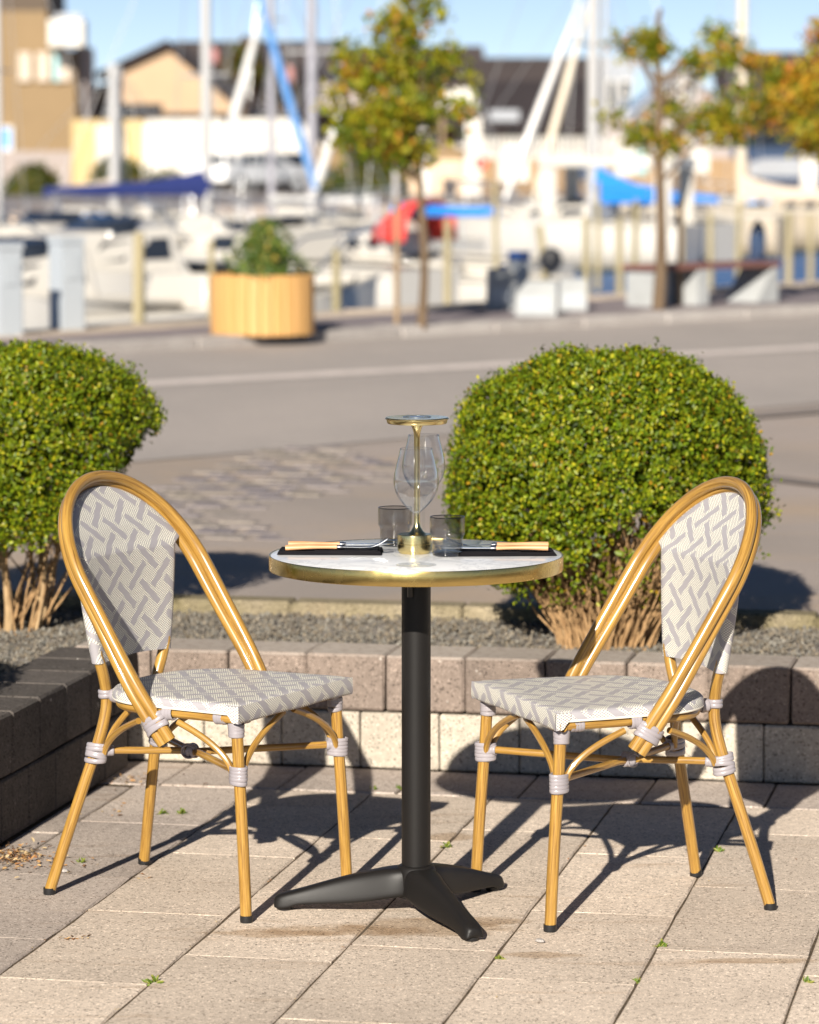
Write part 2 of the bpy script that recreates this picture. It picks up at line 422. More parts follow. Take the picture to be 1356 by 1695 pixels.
M['dryleaf'] = mat_leaf('fallen_leaf', .1, .8)

# ---- background plain materials
M['gelcoat'] = plain('white_gelcoat', (.52, .49, .44), .25, spec=.5)
M['gelcoat_b'] = plain('cream_gelcoat', (.42, .355, .27), .3, spec=.5)
M['deck'] = plain('boat_deck', (.46, .43, .38), .5)
M['alu'] = plain('mast_aluminium', (.44, .43, .42), .4, .2)
M['alu_cream'] = plain('mast_cream', (.56, .49, .38), .4)
M['alu_grey'] = plain('mast_grey', (.33, .32, .35), .4, .2)
M['navy'] = plain('navy_canvas', (.018, .03, .14), .8); M['blue'] = plain('blue_canvas', (.01, .19, .62), .75)
M['lightblue'] = plain('light_blue_canvas', (.13, .33, .70), .8); M['red'] = plain('red_canvas', (.68, .06, .05), .8)
M['redfade'] = plain('faded_red_cloth', (.40, .17, .16), .9); M['beige'] = plain('beige_canvas', (.52, .44, .36), .85); M['whitecanvas'] = plain('white_canvas', (.58, .57, .55), .6)
M['window'] = plain('dark_window', (.02, .025, .035), .1, spec=.6)
M['blackplastic'] = plain('black_plastic', (.02, .02, .022), .4)
M['antifoul'] = plain('antifouling', (.04, .05, .05), .6)
M['rigwire'] = plain('rig_wire', (.45, .45, .45), .4, .6)
M['brownwall'] = simple('brown_render', (.225, .155, .082), .85, var=.06, sc=.5)
M['brownroof'] = plain('brown_roof', (.09, .065, .045), .8)
M['peach'] = simple('peach_brick', (.44, .31, .20), .85, var=.06, sc=.4)
M['darkroof'] = simple('dark_roof', (.026, .020, .022), .9, var=.25, sc=.25)
M['midroof'] = simple('weathered_roof', (.060, .046, .043), .9, var=.2, sc=.25)
M['greywall'] = simple('grey_boarding', (.33, .285, .27), .85, var=.05, sc=.5)
M['whitewall'] = simple('white_painted', (.60, .57, .52), .6, var=.03)
M['yellowwall'] = simple('ochre_painted', (.46, .34, .16), .7, var=.05)
M['fencewood'] = simple('brown_fence', (.30, .20, .11), .85, var=.1)
M['carwhite'] = plain('white_car_paint', (.80, .80, .80), .2, coat=.6); M['carblue'] = plain('dark_blue_car_paint', (.03, .05, .10), .2, coat=.6)
M['cargrey'] = plain('silver_car_paint', (.42, .43, .45), .25, .4, coat=.6)
M['tyre'] = plain('tyre_rubber', (.02, .02, .02), .8); M['lamp'] = plain('lamp_lens', (.7, .7, .7), .1, spec=.8)
M['pedestal'] = plain('light_grey_panel', (.36, .39, .42), .5); M['pedestal_d'] = plain('grey_panel', (.19, .18, .195), .6)
M['bluebin'] = plain('blue_plastic', (.03, .12, .42), .4)
M['teal'] = plain('teal_canvas', (.30, .52, .55), .7)
M['quaywall'] = simple('stone_quay_wall', (.30, .25, .215), .9, var=.15, sc=1.0)
M['timberquay'] = simple('pale_timber_quay', (.62, .47, .33), .85, var=.08)

# ================================================================== SETTING
def sheet(name, pts, z, mat, kind='structure', thick=None):
    m = MB()
    P = [(p[0], p[1], z) for p in pts]
    if thick:
        n = len(P); Q = [(p[0], p[1], z-thick) for p in pts]
        m.add(P+Q, [tuple(range(n)), tuple(range(2*n-1, n-1, -1))]+[(i, (i+1) % n, n+(i+1) % n, n+i) for i in range(n)], smooth=False)
    else: m.add(P, [tuple(range(len(P)))], smooth=False)
    o = m.build(name, mat, sharp=None); o['kind'] = kind
    me = o.data
    if not thick and me.polygons[0].normal.z < 0: me.flip_normals()
    return o
ZS = .262         # street level
QZ = ZS+.07       # quay pavement level
U_WALL = 8.46; V_LEFT = -2.436; TOPZ = .294
WATER_Z = -.75
def lin(p, q, t): return (p[0]+(q[0]-p[0])*t, p[1]+(q[1]-p[1])*t)
# lines on the street
def fullline(pa, pb, z, ext=14):
    a = onz(*pa, z); b = onz(*pb, z); d = (b-a).normalized(); return a-d*ext, b+d*ext, d
kA, kB, kd = fullline((140, 588), (1356, 521), ZS, 13.9)        # far kerb
qA, qB, qd = fullline((0, 556), (1356, 468), QZ, 18)          # quay edge
wA, wB, wd = fullline((300, 634), (1356, 576), ZS, 9)        # painted line
# water, far land
sheet('water', [(-700, 22), (1200, 22), (1200, 1600), (-700, 1600)], WATER_Z, M['water'])
sheet('harbour_bed', [(-900, -60), (1400, -60), (1400, 1800), (-900, 1800)], -3.0, M['sand'])
FAR_D = 88.0
fl = [(-260, FAR_D-6), (-6.5, FAR_D-6), (-6.5, FAR_D), (400, FAR_D+10), (900, 1500), (-500, 1500)]
sheet('far_shore', fl, .25, M['far_ground'], thick=3.0)
# street slab : front edge at the planter kerb, back edge at the quay
kB = kB+kd*45; qB = qB+qd*45; wB = wB+wd*20
f0 = G(9.60, -14.2); f1 = G(9.60, 45)
st = sheet('street', [f0.xy, f1.xy, kB.xy, kA.xy], ZS, M['forecourt'], thick=.25)
# quay pavement
k00 = onz(140, 588, ZS); q00 = onz(0, 556, QZ)
quay = sheet('quay_pavement', [(k00-kd*8).xy, (k00+kd*55).xy, (q00+qd*60).xy, (q00-qd*7).xy], QZ, M['pavement'], thick=3.0)
# asphalt carriageway: a strip of road along the kerb
nr = Vector((kd.y, -kd.x, 0))        # towards the viewer
rn = onz(1310, 672, ZS); rn2 = rn - kd*11; rn3 = rn + kd*60
sheet('road', [kA.xy, kB.xy, rn3.xy, rn2.xy], ZS+.004, M['asphalt'])
# painted line
wn = Vector((wd.y, -wd.x, 0))*.17
pl = sheet('lane_marking', [(wA-wn).xy, (wB-wn).xy, (wB+wn).xy, (wA+wn).xy], ZS+.008, M['paint'])
# seam strips on the right: old patches of asphalt
for i, (a, b, wdt) in enumerate((((1280, 688), (1356, 682), .10), ((1250, 790), (1356, 803), .07))):
    a_, b_, d_ = fullline(a, b, ZS, .8); n_ = Vector((d_.y, -d_.x, 0))*wdt
    sheet('tar_seam', [(a_-n_).xy, (b_-n_).xy, (b_+n_).xy, (a_+n_).xy], ZS+.0085, plain('tar', (.19, .16, .14), .8))

def chamfer_block(sx, sy, sz, c=.006, jit=.0, seed=0):
    rr = random.Random(seed); bm = bmesh.new(); bmesh.ops.create_cube(bm, size=1.0)
    for v in bm.verts: v.co = Vector((v.co.x*sx, v.co.y*sy, v.co.z*sz))
    bmesh.ops.bevel(bm, geom=list(bm.edges), offset=c, segments=1, affect='EDGES', profile=.5)
    for v in bm.verts: v.co += Vector((rr.uniform(-jit, jit), rr.uniform(-jit, jit), rr.uniform(-jit, jit)))
    me = bpy.data.meshes.new('block'); bm.to_mesh(me); bm.free(); return me
def place_mesh(name, me, mat, parent, loc, rz, rx=0, ry=0):
    o = bpy.data.objects.new(name, me); link(o, parent); o.location = loc; o.rotation_euler = (rx, ry, rz)
    if mat is not None and not me.materials: me.materials.append(mat)
    return o
def with_mat(me, mat):
    m2 = me.copy(); m2.materials.clear(); m2.materials.append(mat); return m2

# kerb stones along the quay pavement
kerb = empty('kerb'); tag(kerb, kind='structure')
km = [with_mat(chamfer_block(.985, .30, .16, .012, .003, s), M['granite']) for s in range(3)]
ang = math.atan2(kd.y, kd.x); k0 = onz(140, 588, ZS)
for i in range(-6, 18):
    p = k0 + kd*(i+.5) - nr*.13
    place_mesh('kerb_stone', km[i % 3], None, kerb, (p.x, p.y, ZS-.001), ang)
# quay edge coping stones
cop = empty('quay_coping'); tag(cop, kind='structure')
cm = [with_mat(chamfer_block(1.49, .62, .30, .02, .004, s), M['quaystone']) for s in range(3)]
qang = math.atan2(qd.y, qd.x); q0 = onz(0, 556, QZ); qn = Vector((qd.y, -qd.x, 0))
for i in range(-4, 14):
    p = q0 + qd*(i*1.5+.75)
    place_mesh('coping_stone', cm[i % 3], None, cop, (p.x, p.y, QZ-.145), qang)
# patch of stone setts
setts = empty('sett_paving'); tag(setts, kind='structure')
sm = [with_mat(chamfer_block(.150, .150, .05, .012, .005, s), M['sett']) for s in range(4)]
for m_ in sm: m_.polygons.foreach_set('use_smooth', [False]*len(m_.polygons))
cnt = 0
for j in range(34):
    for i in range(14):
        u = 11.3 + j*.168; v = -3.6 + i*.168 + (j % 2)*.084
        p = G(u, v, 0)
        pxx = 678+p.x/p.y*FPX; pyy = 260+FPX*(CAM_H-ZS)/p.y
        if pxx < 165-20 or pyy > 985 or pyy < 735: continue
        if pxx > 590-(pyy-760)*1.05 + 90*math.sin(pyy*.05): continue
        if cnt >= 296: continue
        cnt += 1
        place_mesh('sett', sm[(i*7+j*3) % 4], None, setts, (p.x, p.y, ZS-.0225+random.uniform(-.0015, .0015)), -GA+random.uniform(-.05, .05))

# ------------------------------------------------------------------ terrace
sheet('joint_bed', [G(-2, -6).xy, G(-2, 14).xy, G(8.9, 14).xy, G(8.9, -6).xy], -.0040, M['sand'])
terr = empty('terrace_paving'); tag(terr, kind='structure')
def slab_mesh(sx, sy, seed, mat):
    rr = random.Random(seed); m = MB(); h = .012; c = .0035
    X = sx/2; Y = sy/2
    o = [(-X,-Y),(X,-Y),(X,Y),(-X,Y)]; n = 6
    ring = []
    for k in range(4):
        a = Vector(o[k]); b = Vector(o[(k+1) % 4])
        for t in range(n): 
            q = a+(b-a)*(t/n); nrm = Vector((-(b-a).y, (b-a).x)).normalized()
            q = q + nrm*(rr.uniform(-.0004, .0016)); ring.append(q)
    N = len(ring)
    lo = [(p.x, p.y, -.03) for p in ring]; md = [(p.x, p.y, -c if abs(p.y) < Y-.001 else -.0008) for p in ring]
    up = []
    for p in ring:
        ex = abs(abs(p.x)-X) < .004; ey = abs(abs(p.y)-Y) < .004
        up.append((p.x-math.copysign(c*rr.uniform(.6, 1.5), p.x)*ex, p.y-math.copysign(.0010, p.y)*ey, rr.uniform(-.0004, 0)))
    m.add(lo+md+up, [(i, (i+1) % N, N+(i+1) % N, N+i) for i in range(N)]+[(N+i, N+(i+1) % N, 2*N+(i+1) % N, 2*N+i) for i in range(N)]+[tuple(range(2*N, 3*N))], smooth=False)
    ob = m.build('slab', mat, sharp=None); me = ob.data; bpy.data.objects.remove(ob); return me
V0 = -1.150
row_start = 8.13
lens = [.60]*6
offs = {0: .0, 1: .30, -1: .12, 2: .42, -2: .07, 3: .18, -3: .33}
sl_cols = {}
for k in range(-4, 11):
    vc = V0 + .30*k + .15
    mat = M['paver_grey'] if k <= -4 or k == 5 else M['paver']
    key = mat.name
    if key not in sl_cols: sl_cols[key] = [slab_mesh(.2964, .5989, s, mat) for s in range(4)]
    u = row_start + [.0, .30, .14, .42, .07, .22][k % 6] - .02
    vis = 12 if -4 <= k <= 6 else 6
    j = 0
    while u > 5.0:
        uc = u-.30
        if u > row_start:   # the first slab is cut at the border row
            L = .60-(u-row_start); me = slab_mesh(.2964, L-.0011, 50+k, mat); uc = row_start - L/2
        else: me = sl_cols[key][(j+k) % 4]
        p = G(uc, vc, random.uniform(-.0006, .0002))
        place_mesh('paver', me, None, terr, p, -GA, random.uniform(-.0008, .0008), random.uniform(-.0012, .0012))
        u -= .60; j += 1
# border row against the wall
bmsh = [with_mat(chamfer_block(.295, .315, .05, .004, .0008, s), M['paver_grey']) for s in range(3)]
for k in range(-5, 11):
    p = G(8.13+.165, V0+.30*k+.21, -.025+random.uniform(-.001, .001)); place_mesh('paver', bmsh[k % 3], None, terr, p, -GA)
if V_LEFT < V0-.30*4:   # narrow closing strip along the left wall
    strip = [with_mat(chamfer_block(.078, .59, .05, .003, .0006, s), M['paver_grey']) for s in range(2)]
    for j in range(7):
        p = G(8.1-.3-j*.6, V0-1.2-.0425, -.026); place_mesh('paver', strip[j % 2], None, terr, p, -GA)

# ------------------------------------------------------------------ block walls
BH = .146; BW = .2055; BD = .205
def wall_thing(name, label, spots_u_v, cat='wall'):
    t = empty(name, (0, 0, 0)); tag(t, label, cat); return t
bw = wall_thing('planter_wall', 'low two-course concrete block wall behind the table, brown blocks over pale beige ones', None)
tb = [with_mat(chamfer_block(BW-.003, BD, BH-.003, .006, .0012, s), M['block_brown']) for s in range(5)]
pb = [with_mat(chamfer_block(BW-.003, BD, BH-.003, .004, .0008, s+9), M['block_pale']) for s in range(4)]
for k in range(-5, 14):
    v = -1.58+BW*k+BW/2
    p = G(U_WALL+BD/2+random.uniform(-.0015, .0015), v, BH*1.5+.002); place_mesh('block', tb[k % 5], None, bw, p, -GA+random.uniform(-.006, .006))
for k in range(-5, 14):
    v = -1.645+BW*k+BW/2
    p = G(U_WALL+BD/2+.001, v, BH*.5); place_mesh('block', pb[k % 4], None, bw, p, -GA)
lw = wall_thing('retaining_wall', 'block retaining wall along the left edge of the terrace, its shade put into the colour', None)
db = [with_mat(chamfer_block(BD, BW-.003, BH-.003, .006, .0012, s+20), M['block_shaded']) for s in range(4)]
lb = [with_mat(chamfer_block(BD, BW-.003, BH-.003, .004, .0008, s+30), M['block_shaded']) for s in range(4)]
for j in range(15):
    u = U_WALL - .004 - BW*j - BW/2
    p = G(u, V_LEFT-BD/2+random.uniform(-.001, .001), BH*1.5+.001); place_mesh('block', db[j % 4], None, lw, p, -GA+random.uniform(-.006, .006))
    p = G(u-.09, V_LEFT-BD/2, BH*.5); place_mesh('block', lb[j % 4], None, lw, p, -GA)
# far kerb of the planter bed
pk = empty('planter_kerb'); tag(pk, 'mossy concrete kerb between the gravel bed and the street', 'kerb')
kb = [with_mat(chamfer_block(.497, .11, .20, .008, .0015, s+40), M['kerb_moss']) for s in range(3)]
for k in range(-7, 9):
    p = G(9.545, k*.5-1.03, .285-.10); place_mesh('kerb_stone', kb[k % 3], None, pk, p, -GA)
# raised bed
sheet('gravel_bed', [G(U_WALL+BD-.01, V_LEFT-.01).xy, G(U_WALL+BD-.01, 8).xy, G(9.50, 8).xy, G(9.50, -9).xy, G(2.5, -9).xy, G(2.5, V_LEFT-BD+.01).xy, G(U_WALL+BD-.01, V_LEFT-BD+.01).xy], .243, M['gravel_bed'], thick=.3)
def gravel():
    base = np.array([(1,0,0),(-1,0,0),(0,1,0),(0,-1,0),(0,0,1),(0,0,-1)], float)
    fc = [(0,2,4),(2,1,4),(1,3,4),(3,0,4),(2,0,5),(1,2,5),(3,1,5),(0,3,5)]
    n = 26000; V = np.zeros((n*6, 3)); T = np.zeros((n*6, 4)); F = []
    k = 0
    while k < n:
        if random.random() < .72: u = random.uniform(U_WALL+BD, 9.50); v = random.uniform(-3.2, .75)
        else: u = random.uniform(6.6, 8.7); v = random.uniform(-3.2, V_LEFT-BD)
        r = random.uniform(.0028, .0075)*(1.4 if random.random() < .10 else 1)
        q = base*rng.uniform(.55, 1.15, (6, 3))*r
        q = q + rng.uniform(-.0015, .0015, (6, 3))
        a = random.uniform(0, 6.28); c, s_ = math.cos(a), math.sin(a)
        q = q @ np.array([[c, s_, 0], [-s_, c, 0], [0, 0, 1]])
        p = G(u, v, .246+random.uniform(0, .009)+.006*math.sin(u*9)*math.sin(v*7))
        V[k*6:k*6+6] = q + np.array(p)
        g = random.uniform(.085, .225); warm = random.uniform(.62, .92)
        T[k*6:k*6+6] = (g, g*(.5+.5*warm), g*warm*.93, 1)
        F += [tuple(k*6+i for i in f) for f in fc]; k += 1
    me = bpy.data.meshes.new('gravel'); me.from_pydata(V.tolist(), [], F)
    a = me.color_attributes.new('tint', 'FLOAT_COLOR', 'POINT'); a.data.foreach_set('color', T.ravel())
    me.materials.append(M['gravel']); o = bpy.data.objects.new('gravel', me); link(o)
    tag(o, 'loose grey and brown gravel lying in the raised planting bed', 'gravel', kind='stuff')
gravel()

# ================================================================== CHAIRS
AR = .0125; BR = .0118; LR = .0122
def arch_pt(a, lateral, tubeB=False):
    pass
A_BOT = Vector((0, .054, .366)); A_TOP = Vector((0, -.262, .872))
ADIR = (A_TOP-A_BOT).normalized(); ALEN = (A_TOP-A_BOT).length
ANRM = Vector((0, ADIR.z, -ADIR.y))      # forward-up normal of the arch plane
def arch_path(back=False):
    off = -ANRM*.0195 if back else Vector((0, 0, 0)); ins = .011 if back else 0.0
    hw = .232-ins; ct = ALEN-.238; top = ALEN-ins*.6
    P = []
    for t, w_ in ((-.006, .211), (.06, .222), (.13, .2305), (.20, .2325), (.28, .2325)):
        ww = w_-ins*min(1, max(0, (t-.1)/.2)); P.append((ww, t))
    for k in range(0, 13):
        a = math.pi/2*k/12; P.append((hw*math.cos(a)**.97 if k < 12 else 0, ct+(top-ct)*math.sin(a)))
    full = [(w_, t) for w_, t in P] + [(-w_, t) for w_, t in reversed(P[:-1])]
    return catmull([A_BOT+ADIR*t+off+Vector((w_, 0, 0)) for w_, t in full], 3)
def seat_outline(sc=0.0, n=26):
    pts = []
    a = .214; b = .163
    # from front right corner along the side to the rear and round
    F = .2341; cw = .2266; r = .012
    side = []
    for k in range(3): 
        t = k/2*math.pi/2; side.append((cw-r+r*math.sin(t)-sc, F-r+r*math.cos(t)-sc))
    side += [(cw-.002-sc, .17), (cw-.006-sc, .09)]
    for k in range(n+1):
        t = math.pi/2*k/n; side.append(((a-sc)*max(math.cos(t), 0)**.80, -(b-sc)*math.sin(t)**.88+.01*(1-math.sin(t))))
    out = side + [(-x, y) for x, y in reversed(side[:-1])]
    return out            # clockwise from front right to front left
def binding(m, p, d, r, n=4, pitch=.0095, rb=.0052, tilt=.10, side=None, rs=0.0, seed=0):
    """n flat strands wound side by side along d at p round a tube of radius r (stretched by rs along side)"""
    rr = random.Random(seed); d = Vector(d).normalized()
    s = Vector(side).normalized() if side is not None else d.orthogonal().normalized()
    s = (s-d*s.dot(d)).normalized(); q = d.cross(s); seg = 18; ns = 8
    for i in range(n):
        c = Vector(p)+d*((i-(n-1)/2)*pitch*.80)
        t1 = rr.uniform(-tilt, tilt)*.6; t2 = rr.uniform(-tilt, tilt)*.6; lift = rr.uniform(0, .0010)
        V = []; F = []
        for k in range(seg):
            a = 2*math.pi*k/seg; co = math.cos(a); si = math.sin(a)
            for j in range(ns):
                b = 2*math.pi*j/ns; hh = .0020*math.cos(b)+.0008+lift
                V.append(c + s*(co*(r+hh+rs)) + q*si*(r+hh) + d*((co*t1+si*t2)*r+math.sin(b)*pitch*.52))
        for k in range(seg):
            k2 = (k+1) % seg
            for j in range(ns): F.append((k*ns+j, k*ns+(j+1) % ns, k2*ns+(j+1) % ns, k2*ns+j))
        m.add(V, F)
    return m
def strap(m, a, b, r, rb=.006):
    m.tube(catmull([a, (Vector(a)+Vector(b))/2, b], 4), r, 12, caps=True); return m
def fabric_back():
    rows = []      # (z, y, halfwidth, bulge)
    r = .0142
    posts = [(.492, -.1765, .125), (.506, -.1775, .128), (.55, -.180, .138), (.60, -.183, .148), (.65, -.186, .156), (.69, -.188, .162), (.718, -.190, .165)]
    pc = catmull([(a[0], a[1], a[2]) for a in posts], 6)
    for p in pc: rows.append((p.x, p.y, p.z+r))
    # upper part wraps the rear tube of the arch
    off = -ANRM*.0205; ct = ALEN-.238; top = ALEN-.012
    t0 = (.7215-(A_BOT+off).z)/ADIR.z
    for k in range(0, 30):
        f = k/29; t = ct + (top-ct)*math.sin(math.pi/2*f)
        a = math.asin(min(1, (t-ct)/(top-ct))); ww = (.2165+.009)*max(math.cos(a), 0)**.97
        if t < t0: continue
        c = A_BOT+off+ADIR*t; rows.append((c.z, c.y, max(ww, .004)))
    zs_ = [k for k in rows if k[0] < .7195]; rows = zs_+[k for k in rows if k[0] >= .7195]
    NS = 22; V = []; U = []
    ac = 0; prev = None
    for (z, y, hw) in rows:
        if prev is not None: ac += math.hypot(z-prev[0], y-prev[1])
        prev = (z, y)
        rr_ = min(r, hw*.9); rr_ = r if hw > r else hw
        ring = []; uvr = []
        prof = []
        inner = max(hw-rr_, 0)
        for k in range(NS+1):          # front sheet right -> left
            x = inner*(1-2*k/NS); prof.append((x, rr_))
        for k in range(1, 6):
            a = math.pi*k/6; prof.append((-inner-rr_*math.sin(a), rr_*math.cos(a)))
        for k in range(NS+1):
            x = -inner*(1-2*k/NS); prof.append((x, -rr_))
        for k in range(1, 6):
            a = math.pi*k/6; prof.append((inner+rr_*math.sin(a), -rr_*math.cos(a)))
        L = 0; last = None
        sp = []
        for (x, yy) in prof:
            bul = (-.012 if z < .72 else -.012*max(0, 1-(z-.72)/.05)-.004)*(1-(x/max(hw, .01))**2)*min(1, hw/.12)
            bend = .010*(1-(x/max(hw, .01))**2)*max(0, 1-(z-.49)/.04)   # lower hem lifts a little
            ring.append((x, y+yy+bul, z+bend*.6))
            if last: L += math.hypot(x-last[0], yy-last[1])
            last = (x, yy); sp.append(L)
        V.append(ring); U.append([(inner - s_, ac) for s_ in sp])
    n = len(V[0]); m = MB(); F = []; UV = []
    for i in range(len(V)-1):
        for k in range(n):
            k2 = (k+1) % n
            F.append((i*n+k, i*n+k2, (i+1)*n+k2, (i+1)*n+k))
            ua, ub, uc, ud = U[i][k], U[i][k2], U[i+1][k2], U[i+1][k]
            if k2 == 0: ub = (ua[0]-.005, ua[1]); uc = (ud[0]-.005, ud[1])
            UV.append([ua, ub, uc, ud])
    F.append(tuple(range(n))); UV.append([(0, 0)]*n); F.append(tuple((len(V)-1)*n+k for k in range(n))); UV.append([(0, 0)]*n)
    m.add([p for r_ in V for p in r_], F, UV); return m
def seat_cushion():
    m = MB(); rings = []
    levels = [(.030, .4495), (.012, .4488), (.005, .4468), (.0015, .443), (0, .437), (0, .4300)]
    n = None
    for sc, z in levels:
        o = seat_outline(sc); n = len(o)
        ring = []
        for (x, y) in o:
            zz = z
            ring.append((x, y, zz))
        rings.append(ring)
    V = [p for r_ in rings for p in r_]; F = []; UV = []
    per = [0]; o0 = rings[3]
    for k in range(1, n+1):
        a = o0[k-1]; b = o0[k % n]; per.append(per[-1]+math.hypot(a[0]-b[0], a[1]-b[1]))
    F.append(tuple(range(n))); UV.append([(rings[0][k][0], rings[0][k][1]) for k in range(n)])
    for i in range(len(rings)-1):
        for k in range(n):
            k2 = (k+1) % n; F.append((i*n+k, i*n+k2, (i+1)*n+k2, (i+1)*n+k))
            if i < 2: UV.append([(rings[i][k][0], rings[i][k][1]), (rings[i][k2][0], rings[i][k2][1]), (rings[i+1][k2][0], rings[i+1][k2][1]), (rings[i+1][k][0], rings[i+1][k][1])])
            else:
                z0 = rings[i][k][2]; z1 = rings[i+1][k][2]; UV.append([(per[k], z0), (per[k+1], z0), (per[k+1], z1), (per[k], z1)])
    # underside
    F.append(tuple((len(rings)-1)*n+k for k in range(n-1, -1, -1))); UV.append([(0, 0)]*n)
    m.add(V, F, UV)
    return m
def front_skirt():
    m = MB(); cw = .2272; F_ = .2352; prof = [(0, .4470), (.0012, .440), (.0015, .428), (.0012, .416), (-.001, .4115), (-.006, .4100)]
    n = 16; V = []; U = []
    for (dy, z) in prof:
        for k in range(n+1):
            x = -cw+2*cw*k/n; sag = .002*math.sin(k*1.3)
            V.append((x, F_+dy-.0016, z-(.001*math.cos(k*.9) if z < .42 else 0))); 
    # side returns
    F = []; UV = []; w_ = n+1
    for i in range(len(prof)-1):
        for k in range(n):
            F.append((i*w_+k, i*w_+k+1, (i+1)*w_+k+1, (i+1)*w_+k))
            UV.append([(V[a][0], .2341+.45-V[a][2]) for a in F[-1]])
    m.add(V, F, UV)
    for s in (-1, 1):       # folded corner flap along the side
        V = []; 
        pr = [(.2330, .4455), (.2335, .428), (.2330, .4105), (.2180, .4120), (.2080, .4255), (.2010, .4330), (.2010, .4455)]
        a = [(s*(cw+.0012), y, z) for y, z in pr]; b = [(s*(cw-.010), y, z) for y, z in pr]; n2 = len(pr)
        m.add(a+b, [tuple(range(n2))]+[(i, (i+1) % n2, n2+(i+1) % n2, n2+i) for i in range(n2)], [[(y, z) for y, z in pr]]+[[(0, 0)]*4]*n2, smooth=False)
    return m
def make_chair():
    c = empty('bistro_chair')
    leg_parts = []
    for s in (-1, 1):
        # front leg
        f = MB(); fp = catmull([(s*.2030, .2335, .008), (s*.2010, .226, .15), (s*.1985, .216, .30), (s*.1975, .209, .412)], 6)
        f.tube(fp, LR, 16); fo = f.build('front_leg', M['cane'], c)
        k = MB().lathe([(0, 0), (.0130, 0), (.0134, .003), (.0134, .014), (.0, .014)], 16, s*.2032, .2342); k.build('foot_cap', M['rubber'], fo)
        # rear leg and back post in one bent tube
        r_ = MB(); rp = catmull([(s*.1790, -.2700, .008), (s*.156, -.242, .12), (s*.131, -.212, .235), (s*.1115, -.190, .32), (s*.0975, -.1795, .385), (s*.0960, -.1790, .43), (s*.1130, -.1765, .475), (s*.1275, -.1775, .506), (s*.131, -.1785, .520)], 6)
        r_.tube(rp, LR, 16); ro = r_.build('rear_leg', M['cane'], c)
        k = MB().lathe([(0, 0), (.0130, 0), (.0134, .003), (.0134, .014), (.0, .014)], 16, s*.1795, -.2706); k.build('foot_cap', M['rubber'], ro)
    m = MB(); m.tube(arch_path(False), AR, 16); ao = m.build('arm_arch', M['cane'], c)
    m = MB(); m.tube(arch_path(True), BR, 16); bo = m.build('arm_arch', M['cane'], c)
    for back in (False, True):
        P = arch_path(back)
        for q, d in ((P[0], P[0]-P[1]), (P[-1], P[-1]-P[-2])):
            d = d.normalized(); m = MB(); m.tube([q-d*.004, q+d*.0022], (BR if back else AR)*.80, 14); m.tube([q+d*.002, q+d*.0030], (BR if back else AR)*.4, 10); m.build('end_cap', M['capmetal'], bo if back else ao)
        # seat rail: closed D loop
    ro_ = seat_outline(.017)
    pts = [(x, y, .4175) for x, y in ro_]
    m = MB(); m.tube(catmull(pts+[pts[0]], 2)[:-1], .0108, 12, caps=False, closed=True); m.build('seat_rail', M['cane'], c)
    pts = [(x, y, .4292) for x, y in seat_outline(.003)]
    m = MB(); m.tube(pts, .0036, 8, caps=True); m.build('piping', M['piping'], c)
    so = seat_cushion().build('seat', M['fabric'], c, sharp=50); front_skirt().build('seat_skirt', M['fabric'], so, sharp=50)
    fabric_back().build('backrest', M['fabric'], c, sharp=60)
    # braces
    br = .0068
    for s in (-1, 1):
        for pts in (bez((s*.199, .200, .300), (s*.204, .195, .352), (s*.209, .075, .400), 12),
                    bez((s*.116, -.172, .300), (s*.128, -.150, .350), (s*.196, -.030, .392), 12),
                    bez((s*.188, .217, .300), (s*.175, .219, .358), (s*.020, .212, .405), 12),
                    bez((s*.104, -.182, .300), (s*.092, -.175, .350), (s*.010, -.150, .402), 10)):
            MB().tube(pts, br, 10).build('brace', M['cane'], c)
        MB().tube([(s*.190, .207, .305), (s*.02, .008, .300), (0, -.026, .2985)], .0078, 12).build('stretcher', M['cane'], c)
        MB().tube([(s*.110, -.180, .305), (s*.02, -.058, .3015), (0, -.034, .300)], .0078, 12).build('stretcher', M['cane'], c)
    # bindings
    for s in (-1, 1):
        m = MB(); binding(m, (s*.1985, .2135, .300), (0, .02, 1), .0145, 5, .0092, side=(-s*.5, -1, 0), rs=.0055, seed=1+s)
        binding(m, (s*.188, .204, .304), (-s*.7, -.75, 0), .0082, 3, .0085, rb=.0045, seed=2+s); m.build('binding', M['binding'], c)
        m = MB(); binding(m, (s*.1175, -.190, .300), (s*-.15, .10, 1), .0150, 5, .0096, tilt=.35, side=(-s*.3, 1, 0), rs=.006, seed=5+s)
        binding(m, (s*.106, -.172, .304), (-s*.45, .55, 0), .0085, 4, .009, rb=.0045, seed=6+s); m.build('binding', M['binding'], c)
        # front leg head
        m = MB(); binding(m, (s*.1972, .2085, .392), (0, 0, 1), .0136, 4, .0085, tilt=.30, seed=9+s)
        binding(m, (s*.2045, .180, .4175), (0, 1, 0), .0118, 4, .009, tilt=.4, seed=10+s)
        binding(m, (s*.176, .214, .4175), (1, 0, 0), .0118, 3, .009, tilt=.4, seed=12+s)
        m.tube([(s*.200, .205, .424), (s*.1985, .2085, .385)], .0155, 12); m.build('binding', M['binding'], c)
        # arm wrap round both tubes and the rail
        pc = A_BOT+ADIR*.038-ANRM*.0105+Vector((s*.2165, 0, 0))
        m = MB(); binding(m, pc, ADIR, .0142, 4, .0098, tilt=.25, side=ANRM, rs=.0118, seed=14+s)
        binding(m, (s*.205, .052, .4165), (0, 1, 0), .0125, 3, .009, tilt=.35, seed=15+s)
        binding(m, (s*.207, .008, .4165), (0, 1, 0), .0125, 2, .009, tilt=.35, seed=16+s); m.build('binding', M['binding'], c)
        # rear post tie
        m = MB(); binding(m, (s*.0962, -.179, .424), (0, 0, 1), .0135, 2, .0095, tilt=.2, seed=18+s)
